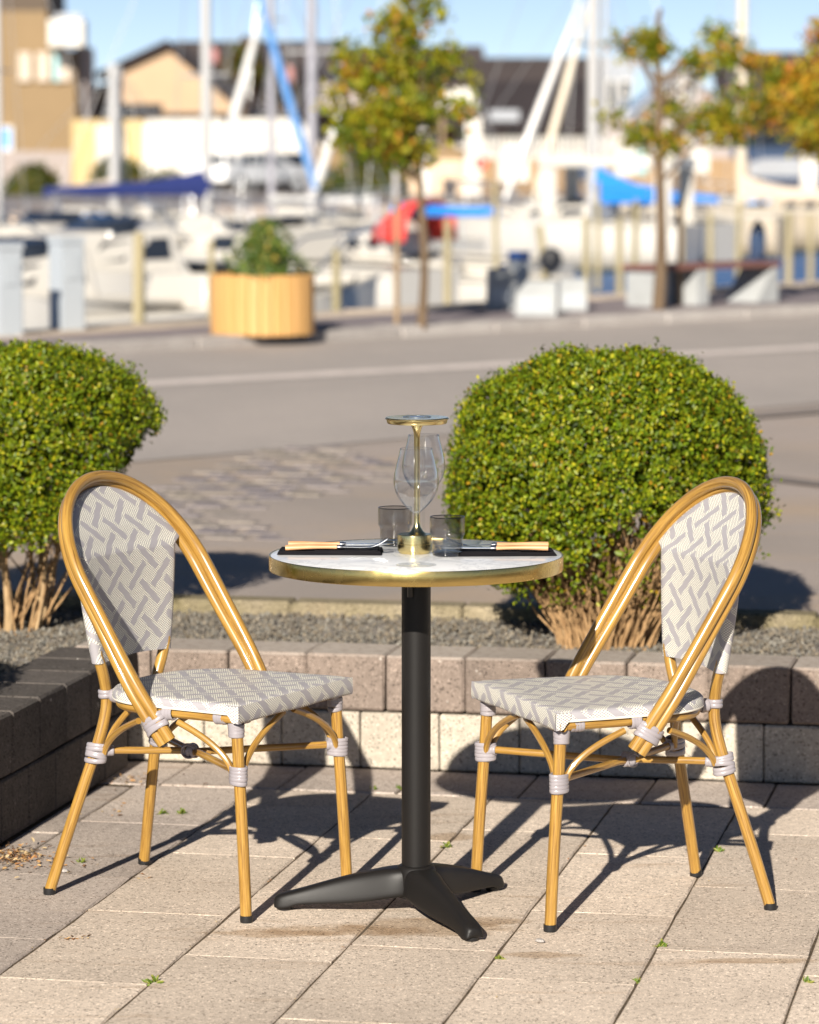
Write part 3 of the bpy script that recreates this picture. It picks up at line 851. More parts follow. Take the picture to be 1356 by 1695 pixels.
        m.tube([(s*.0962, -.176, .424), (s*.094, -.135, .4185)], .0112, 10); binding(m, (s*.0955, -.155, .421), (0, 1, -.1), .0115, 2, .009, tilt=.2, seed=20+s); m.build('binding', M['binding'], c)
    m = MB(); binding(m, (0, -.030, .300), (1, .2, 0), .0125, 4, .010, tilt=.5, rb=.005, seed=30); binding(m, (0, -.030, .300), (0, 1, 0), .0125, 3, .010, tilt=.5, rb=.005, seed=31)
    m.build('binding', M['binding'], c)
    return c
ch = make_chair()
CG = 'cane look bistro chairs at the round table'
tag(ch, 'cane look bistro chair with grey and cream woven back, left of the round table', 'chair', CG)
ch2 = copy_tree(ch); ch2['label'] = 'cane look bistro chair with grey and cream woven back, right of the round table'
ch.location = (-.4368, 7.1778, 0); ch.rotation_euler = (0, 0, R(-29.3-90))
ch2.location = (.4304, 7.0768, 0); ch2.rotation_euler = (0, 0, R(200.6-90))

# ================================================================== TABLE
TX, TY, TZ = .0136, 6.9741, .7431
t = empty('bistro_table', (TX, TY, 0)); tag(t, 'round bistro table with white marble top, brass edge and black pedestal', 'table')
m = MB().lathe([(0, TZ-.024), (.2965, TZ-.024), (.2965, TZ-.0006), (.2955, TZ), (0, TZ)], 128); m.build('tabletop', M['marble'], t)
m = MB().lathe([(.2968, TZ-.0295), (.2995, TZ-.0295), (.3003, TZ-.028), (.3003, TZ-.0015), (.2995, TZ+.0006), (.2972, TZ+.0006), (.2968, TZ-.001), (.2968, TZ-.0295)], 160); m.build('brass_edge', M['brass'], t)
m = MB().lathe([(.0298, .090), (.0298, .70), (.034, .703), (.034, .710), (0, .710)], 48); m.build('column', M['blackmetal'], t)
m = MB()
for k in range(4):
    a = R(45+90*k); Mx = Matrix.Translation((math.cos(a)*.10, math.sin(a)*.10, .7115)) @ Matrix.Rotation(a, 4, 'Z'); m.boxm(Mx, .20, .035, .006)
m.box(-.05, .05, -.05, .05, .7085, .7150); m.build('top_bracket', M['blackmetal'], t)
m = MB(); m.tube([(-.012, -.034, .66), (-.012, -.034, .705)], .006, 8); m.build('tilt_lever', M['capmetal'], t)
def base_arm(ang):
    prof = [  # r, half top, half bottom, z top, z bottom
        (.0, .030, .036, .0975, .040), (.035, .034, .042, .0975, .036), (.06, .0285, .041, .0945, .032), (.10, .0210, .036, .0860, .0235), (.14, .0180, .031, .0760, .0190), (.18, .0165, .027, .0645, .0165), (.22, .0165, .0245, .0520, .0145), (.25, .0175, .0240, .0430, .0130), (.262, .0180, .0240, .0400, .0050), (.280, .0175, .0235, .0350, .0040), (.291, .0140, .0205, .0300, .0045), (.2955, .0085, .0150, .0240, .0085)]
    V = []; 
    for r_, ht, hb, zt, zb in prof:
        zm = zt-(zt-zb)*.16
        V += [(r_, -hb, zb), (r_, -hb*.97, zb+(zt-zb)*.25), (r_, -(ht+(hb-ht)*.32), zm-.001), (r_, -ht*.80, zt-.0012), (r_, -ht*.35, zt), (r_, ht*.35, zt), (r_, ht*.80, zt-.0012), (r_, (ht+(hb-ht)*.32), zm-.001), (r_, hb*.97, zb+(zt-zb)*.25), (r_, hb, zb), (r_, hb*.6, zb+.004), (r_, -hb*.6, zb+.004)]
    n = 12; F = []
    for i in range(len(prof)-1):
        for k in range(n): F.append((i*n+k, i*n+(k+1) % n, (i+1)*n+(k+1) % n, (i+1)*n+k))
    F.append(tuple((len(prof)-1)*n+k for k in range(n)))
    F.append(tuple(range(n)))
    ca, sa = math.cos(ang), math.sin(ang)
    V = [(x*ca-y*sa, x*sa+y*ca, z) for x, y, z in V]
    mm = MB(); mm.add(V, F); return mm
pm = MB().lathe([(0, .1010), (.033, .1010), (.0375, .0985), (.041, .090), (.043, .06), (.040, .035), (0, .035)], 36); pm.build('hub', M['blackmetal'], t, sharp=50)
for a in (R(173.5), R(-66.5), R(53.5)):
    o = base_arm(a).build('base_arm', M['blackmetal'], t, sharp=40)
    bv = o.modifiers.new('b', 'SUBSURF'); bv.levels = 1; bv.render_levels = 2
    x, y = math.cos(a)*.274, math.sin(a)*.274
    MB().lathe([(0, 0), (.0135, 0), (.0145, .002), (.0145, .008), (0, .010)], 20, x, y).build('foot_pad', M['rubber'], o)

def wineglass(px, D, label):
    x = (px-678)*D/FPX
    g = empty('wine_glass', (x, D, TZ)); tag(g, label, 'wine glass', 'stemmed wine glasses on the bistro table')
    H = .232
    outer = [(.0020, .098), (.0045, .102), (.012, .109), (.024, .120), (.0350, .134), (.0425, .150), (.0448, .165), (.0436, .180), (.0395, .200), (.0345, .220), (.0322, .2325)]
    pc = [(p.x, p.y) for p in catmull([(a, b, 0) for a, b in outer], 4)]
    inn = [(max(a-.0012, 0), b+(.004 if i < 6 else .0005)) for i, (a, b) in enumerate(pc)]
    m = MB().lathe(pc+[(a, b) for a, b in reversed(inn)], 56); m.build('bowl', M['clearglass'], g, sharp=None)
    m = MB().lathe([(0, .0002), (.0405, .0002), (.0410, .0010), (.0385, .0018), (.022, .0030), (.010, .0048), (.0052, .010), (.0038, .020), (.0034, .05), (.0034, .08), (.0042, .094), (.0075, .1035), (0.0, .1065)], 40); m.build('stem', M['wineglass_thick'], g, sharp=None)
    m = MB().lathe([(.0322, .2318), (.0326, .2326), (.0322, .2334), (.0314, .2326), (.0322, .2318)], 56); m.build('rim', M['wineglass_thick'], g, sharp=None)
wineglass(689, 6.79, 'empty wine glass standing nearest on the marble table in front of the brass lamp')
wineglass(701.5, 7.126, 'empty wine glass partly hidden behind the brass table lamp')
def tumbler(px, D, label):
    x = (px-678)*D/FPX
    g = empty('tumbler', (x, D, TZ)); tag(g, label, 'tumbler', 'smoke grey tumblers on the bistro table')
    o = [(.0, .0005), (.0270, .0005), (.0300, .0025), (.0310, .007), (.0312, .034), (.0322, .0395), (.0350, .0440), (.0357, .048), (.0357, .080)]
    i = [(.0336, .080), (.0334, .049), (.0326, .0455), (.0296, .041), (.0288, .036), (.0284, .014), (.024, .010), (0, .0095)]
    MB().lathe(o+i, 48).build('cup', M['smokeglass'], g, sharp=30)
    MB().lathe([(0, .0012), (.0265, .0012), (.0295, .0032), (.0300, .0085), (.0235, .0090), (0, .0088)], 40).build('base', M['smokebase'], g, sharp=30)
    MB().lathe([(.0336, .0795), (.0347, .0808), (.0357, .0795), (.0347, .0788), (.0336, .0795)], 48).build('rim', M['smokebase'], g, sharp=None)
tumbler(654, 7.135, 'smoke grey glass tumbler left of the brass lamp base')
tumbler(741, 6.95, 'smoke grey glass tumbler standing right of the brass lamp base')
# lamp
L = empty('table_lamp', ((686.5-678)*7.0/FPX, 7.0, TZ)); tag(L, 'cordless brass table lamp with a flat round disc head in the middle of the table', 'lamp')
MB().lathe([(0, .0004), (.0310, .0004), (.0318, .004), (.0345, .0045), (.0352, .006), (.0352, .0345), (.0345, .0385), (.0335, .0395), (0, .0395)], 56).build('base', M['brass_pale'], L)
MB().lathe([(.0352, .0195), (.0355, .0198), (.0355, .0205), (.0352, .0208)], 56).build('base_groove', M['brass'], L)
sx = .0048
MB().lathe([(0, .0394), (.0195, .0394), (.0125, .0455), (.0078, .054), (.0062, .064), (.0060, .075), (.0060, .235), (.0068, .247), (.0100, .258), (.0150, .2655), (0, .2660)], 32, sx).build('stem', M['brass_pale'], L)
hd = MB().lathe([(0, .2660), (.0595, .2660), (.0612, .2680), (.0622, .2735), (.0650, .2755), (.0655, .2768), (.0640, .2780), (0, .2780)], 72, sx).build('head', M['brass_pale'], L)
MB().lathe([(0, .2784), (.0628, .2784), (.0632, .2792), (.0, .2794)], 72, sx).build('glass_disc', plain('frosted_disc', (.62, .65, .66), .12, .6, .8), hd)
MB().lathe([(.0235, .2798), (.0290, .2798), (.0290, .2808), (.0235, .2808), (.0235, .2798)], 48, sx).build('touch_ring', plain('grey_ring', (.20, .22, .23), .25, .7), hd)
MB().lathe([(0, .2797), (.0150, .2797), (.0150, .2803), (0, .2803)], 32, sx).build('screw_cap', M['steel'], hd)

# napkins and cutlery
def napkin(cx, cy, lx, ly, rz, label):
    m = MB()
    rr = random.Random(int(cx*1000))
    for k, (sx_, sy_, z) in enumerate(((lx, ly, .0014), (lx*.985, ly*.97, .0036), (lx*.97, ly*.95, .0058), (lx*.60, ly*.90, .0078))):
        n = 14; V = []; t_ = .0008
        ox = -lx*.0 if k < 3 else lx*.16
        for zz in (z-t_, z+t_):
            for j in range(7):
                for i in range(n+1):
                    x = -sx_/2+sx_*i/n+ox; y = -sy_/2+sy_*j/6
                    V.append((x+.0008*math.sin(j*2+k), y+.0010*math.sin(i*.9+k*2), zz+.0006*math.sin(i*.8+k)*math.sin(j*1.1)+(.0009*(k) if j in (0, 6) else 0)*0))
        w_ = n+1; F = []
        h = 7*w_
        for j in range(6):
            for i in range(n):
                a = j*w_+i; F.append((a, a+w_, a+w_+1, a+1)); F.append((h+a, h+a+1, h+a+w_+1, h+a+w_))
        for i in range(n): F.append((i, i+1, h+i+1, h+i)); a = 6*w_+i; F.append((a+1, a, h+a, h+a+1))
        for j in range(6): a = j*w_; F.append((a+w_, a, h+a, h+a+w_)); a += n; F.append((a, a+w_, h+a+w_, h+a))
        m.add(V, F)
    o = m.build('napkin', M['napkin'], None, sharp=40); o.location = (cx, cy, TZ+.0005); o.rotation_euler = (0, 0, rz)
    tag(o, label, 'napkin', 'folded black napkins'); return o
def knife(loc, rz, label, rx=0):
    k = empty('knife', loc, rz); k.rotation_euler = (0, rx, rz); tag(k, label, 'knife', 'wood handled knives')
    m = MB(); P = catmull([(-.105, 0, .006), (-.07, 0, .0065), (-.03, 0, .006), (.0, 0, .0055)], 5)
    m.tube(P, [.0068+.0014*math.cos(i/len(P)*5) for i in range(len(P))], 12, flat=.72); m.build('handle', M['handle'], k, sharp=50)
    m = MB(); m.tube([(0, 0, .0055), (.006, 0, .0055), (.013, 0, .0055)], [.0052, .0066, .0048], 12, flat=.7)
    V = []; o2 = [(.012, -.006), (.05, -.0085), (.085, -.009), (.105, -.006), (.113, .001), (.108, .006), (.012, .0055)]
    n = len(o2); m.add([(x, y, .0062) for x, y in o2]+[(x, y, .0048) for x, y in o2], [tuple(range(n)), tuple(range(2*n-1, n-1, -1))]+[(i, (i+1) % n, n+(i+1) % n, n+i) for i in range(n)], smooth=False)
    m.build('blade', M['steel'], k); return k
def fork(loc, rz, label, ry=0):
    k = empty('fork', loc); k.rotation_euler = (0, ry, rz); tag(k, label, 'fork', 'wood handled forks')
    m = MB(); P = catmull([(-.105, 0, .006), (-.07, 0, .0066), (-.03, 0, .006), (.0, 0, .0055)], 5)
    m.tube(P, [.0066+.0014*math.cos(i/len(P)*5) for i in range(len(P))], 12, flat=.75); m.build('handle', M['handle'], k, sharp=50)
    m = MB(); m.tube([(0, 0, .0055), (.006, 0, .0055), (.012, 0, .0050)], [.0050, .0064, .0040], 12, flat=.7)
    m.tube(catmull([(.010, 0, .005), (.03, 0, .004), (.052, 0, .003), (.066, 0, .0035)], 5), [.0030]*15+[.0075], 10, flat=.35)
    for y in (-.0095, -.0032, .0032, .0095):
        m.tube(catmull([(.063, y*.55, .0035), (.074, y, .0050), (.088, y, .0100), (.104, y*.95, .0190)], 4), [.0018]*12+[.0010], 6, flat=.6)
    m.build('head', M['steel'], k); return k
ZC = TZ+.0100
def tpt(px, py, z=TZ): return onz(px, py, z)
a = tpt(460, 916); b = tpt(634, 916)
nl = napkin((a.x+b.x)/2, 7.005, .213, .095, R(-2), 'folded black napkin under knife and fork, left of the lamp')
fork(Vector((tpt(560, 908).x, 6.968, ZC+.001)), R(-4), 'steel fork with pale wood handle and raised tines, on the left napkin', R(-2))
knife(Vector((tpt(560, 908).x+.004, 7.020, ZC+.001)), R(2), 'steel knife with pale wood handle, on the left napkin')
nr_ = napkin(.1965, 6.985, .200, .095, R(183), 'folded black napkin under knife and fork, right of the lamp')
fork(Vector((tpt(822, 912).x, 7.003, ZC+.002)), R(180+4), 'steel fork with pale wood handle, on the right napkin', R(-1))
knife(Vector((tpt(820, 912).x, 6.948, ZC+.001)), R(180-2), 'steel knife with pale wood handle, on the right napkin')

# ================================================================== BOXWOOD SHRUBS
def leaf_cloud(pos, nrm, size, tint, name, mat, asp=.55, jitter=.9, fold=.25):
    """pos,nrm (n,3); size (n,) ; tint (n,3) -> one mesh of folded leaves, 6 verts and 4 tris each"""
    n = len(pos)
    nn = nrm + rng.normal(0, jitter*.5, (n, 3)); nn /= np.linalg.norm(nn, axis=1)[:, None]+1e-9
    t = rng.normal(0, .8, (n, 3)) + nrm*1.15 + np.array([0, 0, .7]); t -= nn*(t*nn).sum(1)[:, None]; t /= np.linalg.norm(t, axis=1)[:, None]+1e-9
    b = np.cross(nn, t)
    L = size[:, None]; Wd = L*asp
    c = [pos, pos+t*L*.33+b*Wd*.46+nn*L*fold*.4, pos+t*L*.75+b*Wd*.40+nn*L*fold*.35, pos+t*L, pos+t*L*.75-b*Wd*.40+nn*L*fold*.35, pos+t*L*.33-b*Wd*.46+nn*L*fold*.4]
    V = np.stack(c, 1).reshape(-1, 3)
    base = np.arange(n)[:, None]*6
    F = np.concatenate([base+np.array([[0, 1, 2]]), base+np.array([[0, 2, 3]]), base+np.array([[0, 3, 4]]), base+np.array([[0, 4, 5]])], 0)
    me = bpy.data.meshes.new(name); me.vertices.add(len(V)); me.vertices.foreach_set('co', V.ravel().astype('f'))
    me.loops.add(F.size); me.loops.foreach_set('vertex_index', F.ravel().astype('i'))
    me.polygons.add(len(F)); me.polygons.foreach_set('loop_start', (np.arange(len(F))*3).astype('i')); me.polygons.foreach_set('loop_total', np.full(len(F), 3, 'i'))
    me.update(calc_edges=True)
    a = me.color_attributes.new('tint', 'FLOAT_COLOR', 'POINT'); T = np.ones((n, 4)); T[:, :3] = tint
    a.data.foreach_set('color', np.repeat(T, 6, 0).ravel().astype('f'))
    me.materials.append(mat); return me
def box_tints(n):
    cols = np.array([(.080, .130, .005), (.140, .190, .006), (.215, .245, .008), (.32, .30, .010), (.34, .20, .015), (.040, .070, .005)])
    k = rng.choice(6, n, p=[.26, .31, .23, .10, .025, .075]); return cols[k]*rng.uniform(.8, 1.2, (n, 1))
def shrub_shape(d, rx, ry, rz, bottom, lump):
    """unit directions -> radius vector of a clipped, slightly boxy crown"""
    e = 2.35
    r = 1/(np.abs(d[:, 0]/rx)**e+np.abs(d[:, 1]/ry)**e+np.abs(d[:, 2]/np.where(d[:, 2] > 0, rz, bottom))**e)**(1/e)
    l = lump*(np.sin(d[:, 0]*9+d[:, 2]*5)*.5+np.sin(d[:, 1]*11-d[:, 2]*7+1.3)*.4+np.sin(d[:, 0]*23+d[:, 1]*17+d[:, 2]*19)*.35)
    return r*(1+l)
def boxwood(name, label, loc, rx, ry, zc, rz, bottom, n_tw, seed, carve=None, stems=8, twigs=0, stem_mat='bark_pale', group='clipped box shrubs in the gravel bed'):
    global rng
    rng = np.random.default_rng(seed); rr = random.Random(seed)
    s = empty(name, loc); tag(s, label, 'shrub', group)
    d = rng.normal(0, 1, (n_tw, 3)); d /= np.linalg.norm(d, axis=1)[:, None]
    rad = shrub_shape(d, rx, ry, rz, bottom, .042)
    depth = np.where(rng.random(n_tw) < .18, rng.uniform(.70, .93, n_tw), 1-np.abs(rng.normal(0, .028, n_tw))+np.where(rng.random(n_tw) < .07, rng.uniform(.0, .085, n_tw), 0))
    tips = d*(rad*depth)[:, None]+np.array([0, 0, zc])
    if carve is not None:
        keep = carve(tips, d); tips = tips[keep]; d = d[keep]
    # gaps: low frequency holes towards the surface
    k = 7
    P = np.repeat(tips, k, 0)+rng.normal(0, .0085, (len(tips)*k, 3)); N = np.repeat(d, k, 0)
    tint = box_tints(len(P)); clus = np.repeat(rng.uniform(.72, 1.22, (len(tips), 1)), k, 0); tint = tint*clus
    sz = rng.uniform(.0085, .0150, len(P))
    # larger leaves inside the crown, tinted darker
    ni = int(n_tw*1.5); di = rng.normal(0, 1, (ni, 3)); di /= np.linalg.norm(di, axis=1)[:, None]
    Pi = di*(shrub_shape(di, rx, ry, rz, bottom, .042)*rng.uniform(.72, .92, ni))[:, None]+np.array([0, 0, zc])
    if carve is not None:
        kp = carve(Pi*np.array([1, 1, .97]), di); Pi = Pi[kp]; di = di[kp]
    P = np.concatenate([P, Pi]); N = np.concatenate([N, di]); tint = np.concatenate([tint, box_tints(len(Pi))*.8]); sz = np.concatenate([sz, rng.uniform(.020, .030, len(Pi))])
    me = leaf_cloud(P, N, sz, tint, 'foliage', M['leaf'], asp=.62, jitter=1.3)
    o = bpy.data.objects.new('foliage', me); link(o, s); o['kind'] = 'stuff'
    # stems
    m = MB()
    for i in range(stems):
        a = rr.uniform(0, 6.28); r0 = rr.uniform(.01, .10); e = rr.uniform(.18, .75)
        p0 = Vector((math.cos(a)*r0, math.sin(a)*r0*.7, -.02)); a2 = a+rr.uniform(-.5, .5)
        p3 = Vector((math.cos(a2)*rx*e, math.sin(a2)*ry*e, zc+rr.uniform(-.10, .25)))
        p1 = p0+Vector((math.cos(a2)*.03, math.sin(a2)*.03, .10)); p2 = p0.lerp(p3, .55)+Vector((rr.uniform(-.03, .03), rr.uniform(-.03, .03), .03))
        c = catmull([p0, p1, p2, p3], 5); R0 = rr.uniform(.008, .017); n = len(c)
        m.tube(c, [R0*(1-.72*i_/n) for i_ in range(n)], 8)
        for b_ in range(2):
            q = c[rr.randrange(5, n-3)]; e_ = q+Vector((rr.uniform(-.16, .16), rr.uniform(-.16, .16), rr.uniform(.06, .22)))
            m.tube([q, q.lerp(e_, .5)+Vector((0, 0, .01)), e_], [R0*.4, R0*.3, R0*.12], 6)
    m.build('stems', M[stem_mat], s)
    if twigs:
        m = MB()
        for i in range(twigs):
            a = rr.uniform(0, 6.28); r0 = rr.uniform(.0, .13); e = rr.uniform(.35, .92)
            p0 = Vector((math.cos(a)*r0, math.sin(a)*r0, -.01)); aa = a+rr.uniform(-.3, .3)
            p1 = Vector((math.cos(aa)*rx*e*.8, math.sin(aa)*ry*e*.8, zc-bottom*rr.uniform(.30, .95)*(1.15-e*.5)))
            pm_ = p0.lerp(p1, .5)+Vector((rr.uniform(-.02, .02), rr.uniform(-.02, .02), rr.uniform(-.01, .02)))
            m.tube([p0, pm_, p1], [.0036, .0026, .0013], 5)
            for b_ in range(4):
                q = pm_.lerp(p1, rr.uniform(0, .95)); e_ = q+(p1-p0).normalized()*rr.uniform(.02, .07)+Vector((rr.uniform(-.04, .04), rr.uniform(-.04, .04), rr.uniform(-.01, .05)))
                m.tube([q, e_], [.0016, .0008], 4)
        o = m.build('dry_twigs', M['twig'], s); o['kind'] = 'stuff'
    return s
GZ = .25
def carve_right(P, d):
    x, y, z = P[:, 0], P[:, 1], P[:, 2]
    # bare, twiggy zone low on the right and at the front
    low = z < (.27+.10*np.sin(x*9+1.0)+.04*np.sin(x*31)+.03*np.sin(y*23))
    right = x > -.20+.05*np.sin(z*30)
    hole = (np.abs(x-.06-.05*np.sin(z*20)) < .10) & (z < .34) & (y < 0)
    k = ~((low & right) | hole)
    k &= ~((z < .12+.05*np.sin(x*17)))
    return k | ((rng.random(len(x)) < .10) & (z > .13))
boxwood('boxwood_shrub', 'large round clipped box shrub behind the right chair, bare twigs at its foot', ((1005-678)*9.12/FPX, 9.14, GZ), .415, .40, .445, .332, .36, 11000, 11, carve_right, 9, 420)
def carve_left(P, d):
    x, y, z = P[:, 0], P[:, 1], P[:, 2]
    cut = .245 + np.clip((x-.10)*.95, 0, .30) + .03*np.sin(x*19)+.025*np.sin(y*23)
    return z > cut
ls = G(9.17, -2.98)
boxwood('boxwood_shrub', 'clipped box shrub behind the left chair, cut by the left edge, bare stems below', (-1.115, 9.44, GZ), .450, .40, .49, .285, .34, 10000, 23, carve_left, 15, 30)
# unseen shrub, added outside the frame to shade the wall on the left
boxwood('boxwood_shrub', 'unseen small box shrub added beyond the left edge of view to shade the wall', (-1.46, 7.50, GZ), .33, .33, .34, .22, .30, 3200, 31, None, 8, 20)

# weeds and fallen leaves
def weed(px, py, s, label, spread=.0):
    p = onz(px, py, 0); n = 26
    a = rng.uniform(0, 6.28, n); r = rng.uniform(0, .010*s, n)
    P = np.stack([p.x+r*np.cos(a), p.y+r*np.sin(a), np.full(n, -.004)+rng.uniform(0, .004, n)], 1)
    N = np.stack([np.cos(a)*.8, np.sin(a)*.8, np.full(n, .6)], 1)
    cols = np.array([(.10, .17, .02), (.16, .22, .03), (.24, .25, .05)]); tint = cols[rng.choice(3, n)]
    me = leaf_cloud(P, N, rng.uniform(.008, .017, n)*s, tint, 'weed', M['leaf'], asp=.34)
    o = bpy.data.objects.new('weed', me); link(o); tag(o, label, 'weed', 'small weeds in the paving joints')
weed(255, 1626, 1.1, 'tuft of grass in the slab joint at bottom left of the photo')
weed(1097, 1566, 1.0, 'green weed in the slab joint in front of the right chair')
weed(828, 1587, .8, 'tiny weed in the joint right of the front table foot')
weed(1190, 1409, 1.0, 'green weed between the two rear legs of the right chair')
weed(301, 1346, 1.0, 'weed in the joint just behind the rear leg of the left chair')
weed(270, 1347, 1.2, 'leafy weed in the joint behind the left chair, nearer the wall')
weed(740, 1402, 1.0, 'weed in the joint to the right of the black table column')
weed(622, 1307, .9, 'weed at the border slabs left of the table column, by the wall')
weed(660, 1305, .8, 'small weed at the border slabs close to the table column')
weed(1337, 1625, .9, 'weed in the slab joint at the bottom right edge of the photo')
weed(135, 1427, .9, 'green weed on the slab between the rear legs of the left chair')
weed(1055, 1624, .6, 'speck of weed in the joint near the bottom, right of centre')
def litter():
    P = []; Sx = []
    def patch(px, py, n, sx_, sy_):
        c = onz(px, py, 0)
        for i in range(n): P.append((c.x+random.gauss(0, sx_), c.y+random.gauss(0, sy_), .001+abs(random.gauss(0, .004))*(n > 40))); Sx.append(random.uniform(.006, .017))
    patch(18, 1418, 260, .035, .05); patch(60, 1430, 70, .07, .05); patch(215, 1295, 60, .07, .05); patch(115, 1555, 14, .02, .01); patch(235, 1452, 8, .02, .02); patch(165, 1345, 16, .08, .06)
    for k in range(110):      # along the joints
        u = random.uniform(5.9, 8.1); v = V0+.30*random.randrange(-3, 7); q = G(u, v+random.gauss(0, .005)); P.append((q.x, q.y, -.001+random.uniform(0, .003))); Sx.append(random.uniform(.003, .007))
    for k in range(60):
        q = G(random.uniform(5.9, 8.4), random.uniform(-2.4, .9)); P.append((q.x, q.y, .001)); Sx.append(random.uniform(.003, .009))
    P = np.array(P); n = len(P); cols = np.array([(.52, .33, .15), (.42, .22, .08), (.30, .14, .06), (.55, .42, .24), (.12, .07, .04)])
    me = leaf_cloud(P, np.tile([0, 0, 1.0], (n, 1)), np.array(Sx), cols[rng.choice(5, n)], 'leaf_litter', M['dryleaf'], asp=.5, jitter=.5)
    o = bpy.data.objects.new('leaf_litter', me); link(o); tag(o, 'dry fallen leaves and crumbs in the joints and against the left wall', 'leaf litter', kind='stuff')
litter()
def pebble(px, py, s, label):
    p = onz(px, py, 0); m = MB(); m.lathe([(0, -.001), (.010*s, 0), (.014*s, .003*s), (.011*s, .008*s), (.004*s, .010*s), (0, .010*s)], 9)
    o = m.build('pebble', M['granite']); o.location = p; o.rotation_euler = (0, 0, s*3); o.scale = (1, .7, 1); tag(o, label, 'pebble')
pebble(894, 1560, .8, 'small grey pebble on the slab below the front leg of the right chair')
pebble(105, 1444, .9, 'flat grey pebble near the rear leg of the left chair')

# ================================================================== BACKGROUND
def bxw(m, c, sx, sy, sz, rz=0.0, z0=None):
    """box centred on c in plan, standing from c.z"""
    Mx = Matrix.Translation((c.x, c.y, c.z+sz/2)) @ Matrix.Rotation(rz, 4, 'Z'); m.boxm(Mx, sx, sy, sz); return m
# ---- round wooden planter
pc = onz(435, 553, QZ); 
pl_ = empty('wooden_planter', (pc.x, pc.y, QZ)); tag(pl_, 'round barrel planter of upright pine boards holding an evergreen bush', 'planter')
Rp = 80/235.0; Hp = .415
pm_ = None
for k in range(26):
    a = 2*math.pi*k/26
    if pm_ is None:
        pm_ = with_mat(chamfer_block(.035, 2*math.pi*Rp/26-.001, Hp, .008, .001, 3), M['plank'])
    q = (math.cos(a)*Rp, math.sin(a)*Rp, Hp/2+random.uniform(-.004, .006)); place_mesh('board', pm_, None, pl_, q, a)
MB().lathe([(Rp-.03, .01), (0, .01), (0, Hp-.06), (Rp-.03, Hp-.06)], 26).build('soil', M['sand'], pl_)
n = 2600; a = rng.uniform(0, 6.28, n); h = rng.beta(1.1, 1.7, n); r = np.sqrt(rng.random(n))*(.27*(1-h)**.55+.02)*(1+.35*np.sin(a*3+h*9))
P = np.stack([pc.x+.02+r*np.cos(a), pc.y+r*np.sin(a), QZ+Hp-.03+h*.40], 1)
cols = np.array([(.07, .12, .02), (.11, .17, .03), (.18, .22, .04), (.05, .085, .015), (.36, .26, .05)])
N = np.stack([np.cos(a), np.sin(a), np.full(n, .7)], 1)
me = leaf_cloud(P, N, rng.uniform(.025, .05, n), cols[rng.choice(5, n, p=[.25, .28, .2, .22, .05])]*rng.uniform(.7, 1.2, (n, 1)), 'foliage', M['leaf'], asp=.5)
eb = empty('evergreen_bush', (0, 0, 0)); tag(eb, 'dark evergreen bush growing in the round wooden planter', 'bush')
o = bpy.data.objects.new('foliage', me); link(o, eb); o['kind'] = 'stuff'
MB().tube([(pc.x, pc.y, QZ+.2), (pc.x+.02, pc.y, QZ+Hp+.25)], .012, 6).build('stem', M['bark'], eb)

# ---- grey power pedestals on the quay
def pedestal(px0, px1, ptop, pbot, label):
    b = onz((px0+px1)/2, pbot, QZ); s = FPX/b.y; wd = (px1-px0)/s; h = (pbot-ptop)/s
    e = empty('power_pedestal', (b.x, b.y, QZ), R(38)); tag(e, label, 'pedestal', 'grey power pedestals on the quay')
    k = wd*.72
    m = MB(); m.box(-k/2, k/2, -k/2, k/2, 0, h*.93); m.build('housing', M['pedestal'], e)
    m = MB(); m.box(-k/2-.01, k/2+.01, -k/2-.01, k/2+.01, h*.93+.002, h); m.build('lid', M['pedestal'], e)
    m = MB(); m.box(k/2+.001, k/2+.008, -k/2+.006, k/2-.006, .02, h*.91); m.build('side_panel', M['pedestal_d'], e)
    m = MB(); m.box(-k*.3, k*.3, -k/2-.008, -k/2-.001, h*.55, h*.8); m.build('socket_panel', M['pedestal'], e)
    return e
pedestal(82, 140, 392, 546, 'grey power pedestal on the quay, second from the left edge')
pedestal(-22, 38, 402, 556, 'grey power pedestal on the quay, cut by the left edge')

# ---- benches, concrete blocks on the quay
def prism(m, pts2, y0, y1, rot=0, c=Vector((0, 0, 0))):
    n = len(pts2); V = [(x, y0, z) for x, z in pts2]+[(x, y1, z) for x, z in pts2]
    m.add(V, [tuple(range(n)), tuple(range(2*n-1, n-1, -1))]+[(i, (i+1) % n, n+(i+1) % n, n+i) for i in range(n)], smooth=False); return m
bA = onz(1072, 507, QZ); bB = onz(1250, 499, QZ); s = FPX/bB.y
be = empty('quay_bench', (bA.x, bA.y, QZ), math.atan2(bB.y-bA.y, bB.x-bA.x)); tag(be, 'long bench with dark red seat on pale concrete feet, right side of the quay', 'bench')
LB = (bB-bA).length; hb = 58/s
for x, wd in ((.0, .12), (LB*.36, .14), (LB, .26)):
    m = MB()
    if x == LB: prism(m, [(x-.19, 0), (x+.09, 0), (x+.09, hb), (x+.03, hb)], -.18, .18)
    else: m.box(x-wd/2, x+wd/2, -.18, .18, 0, hb)
    m.build('foot', M['concrete_grey'], be)
for k in range(3):
    m = MB(); m.box(-.10, LB+.10, -.19+k*.13, -.07+k*.13, hb+.002, hb+.045); m.build('seat_slat', M['benchwood'], be)
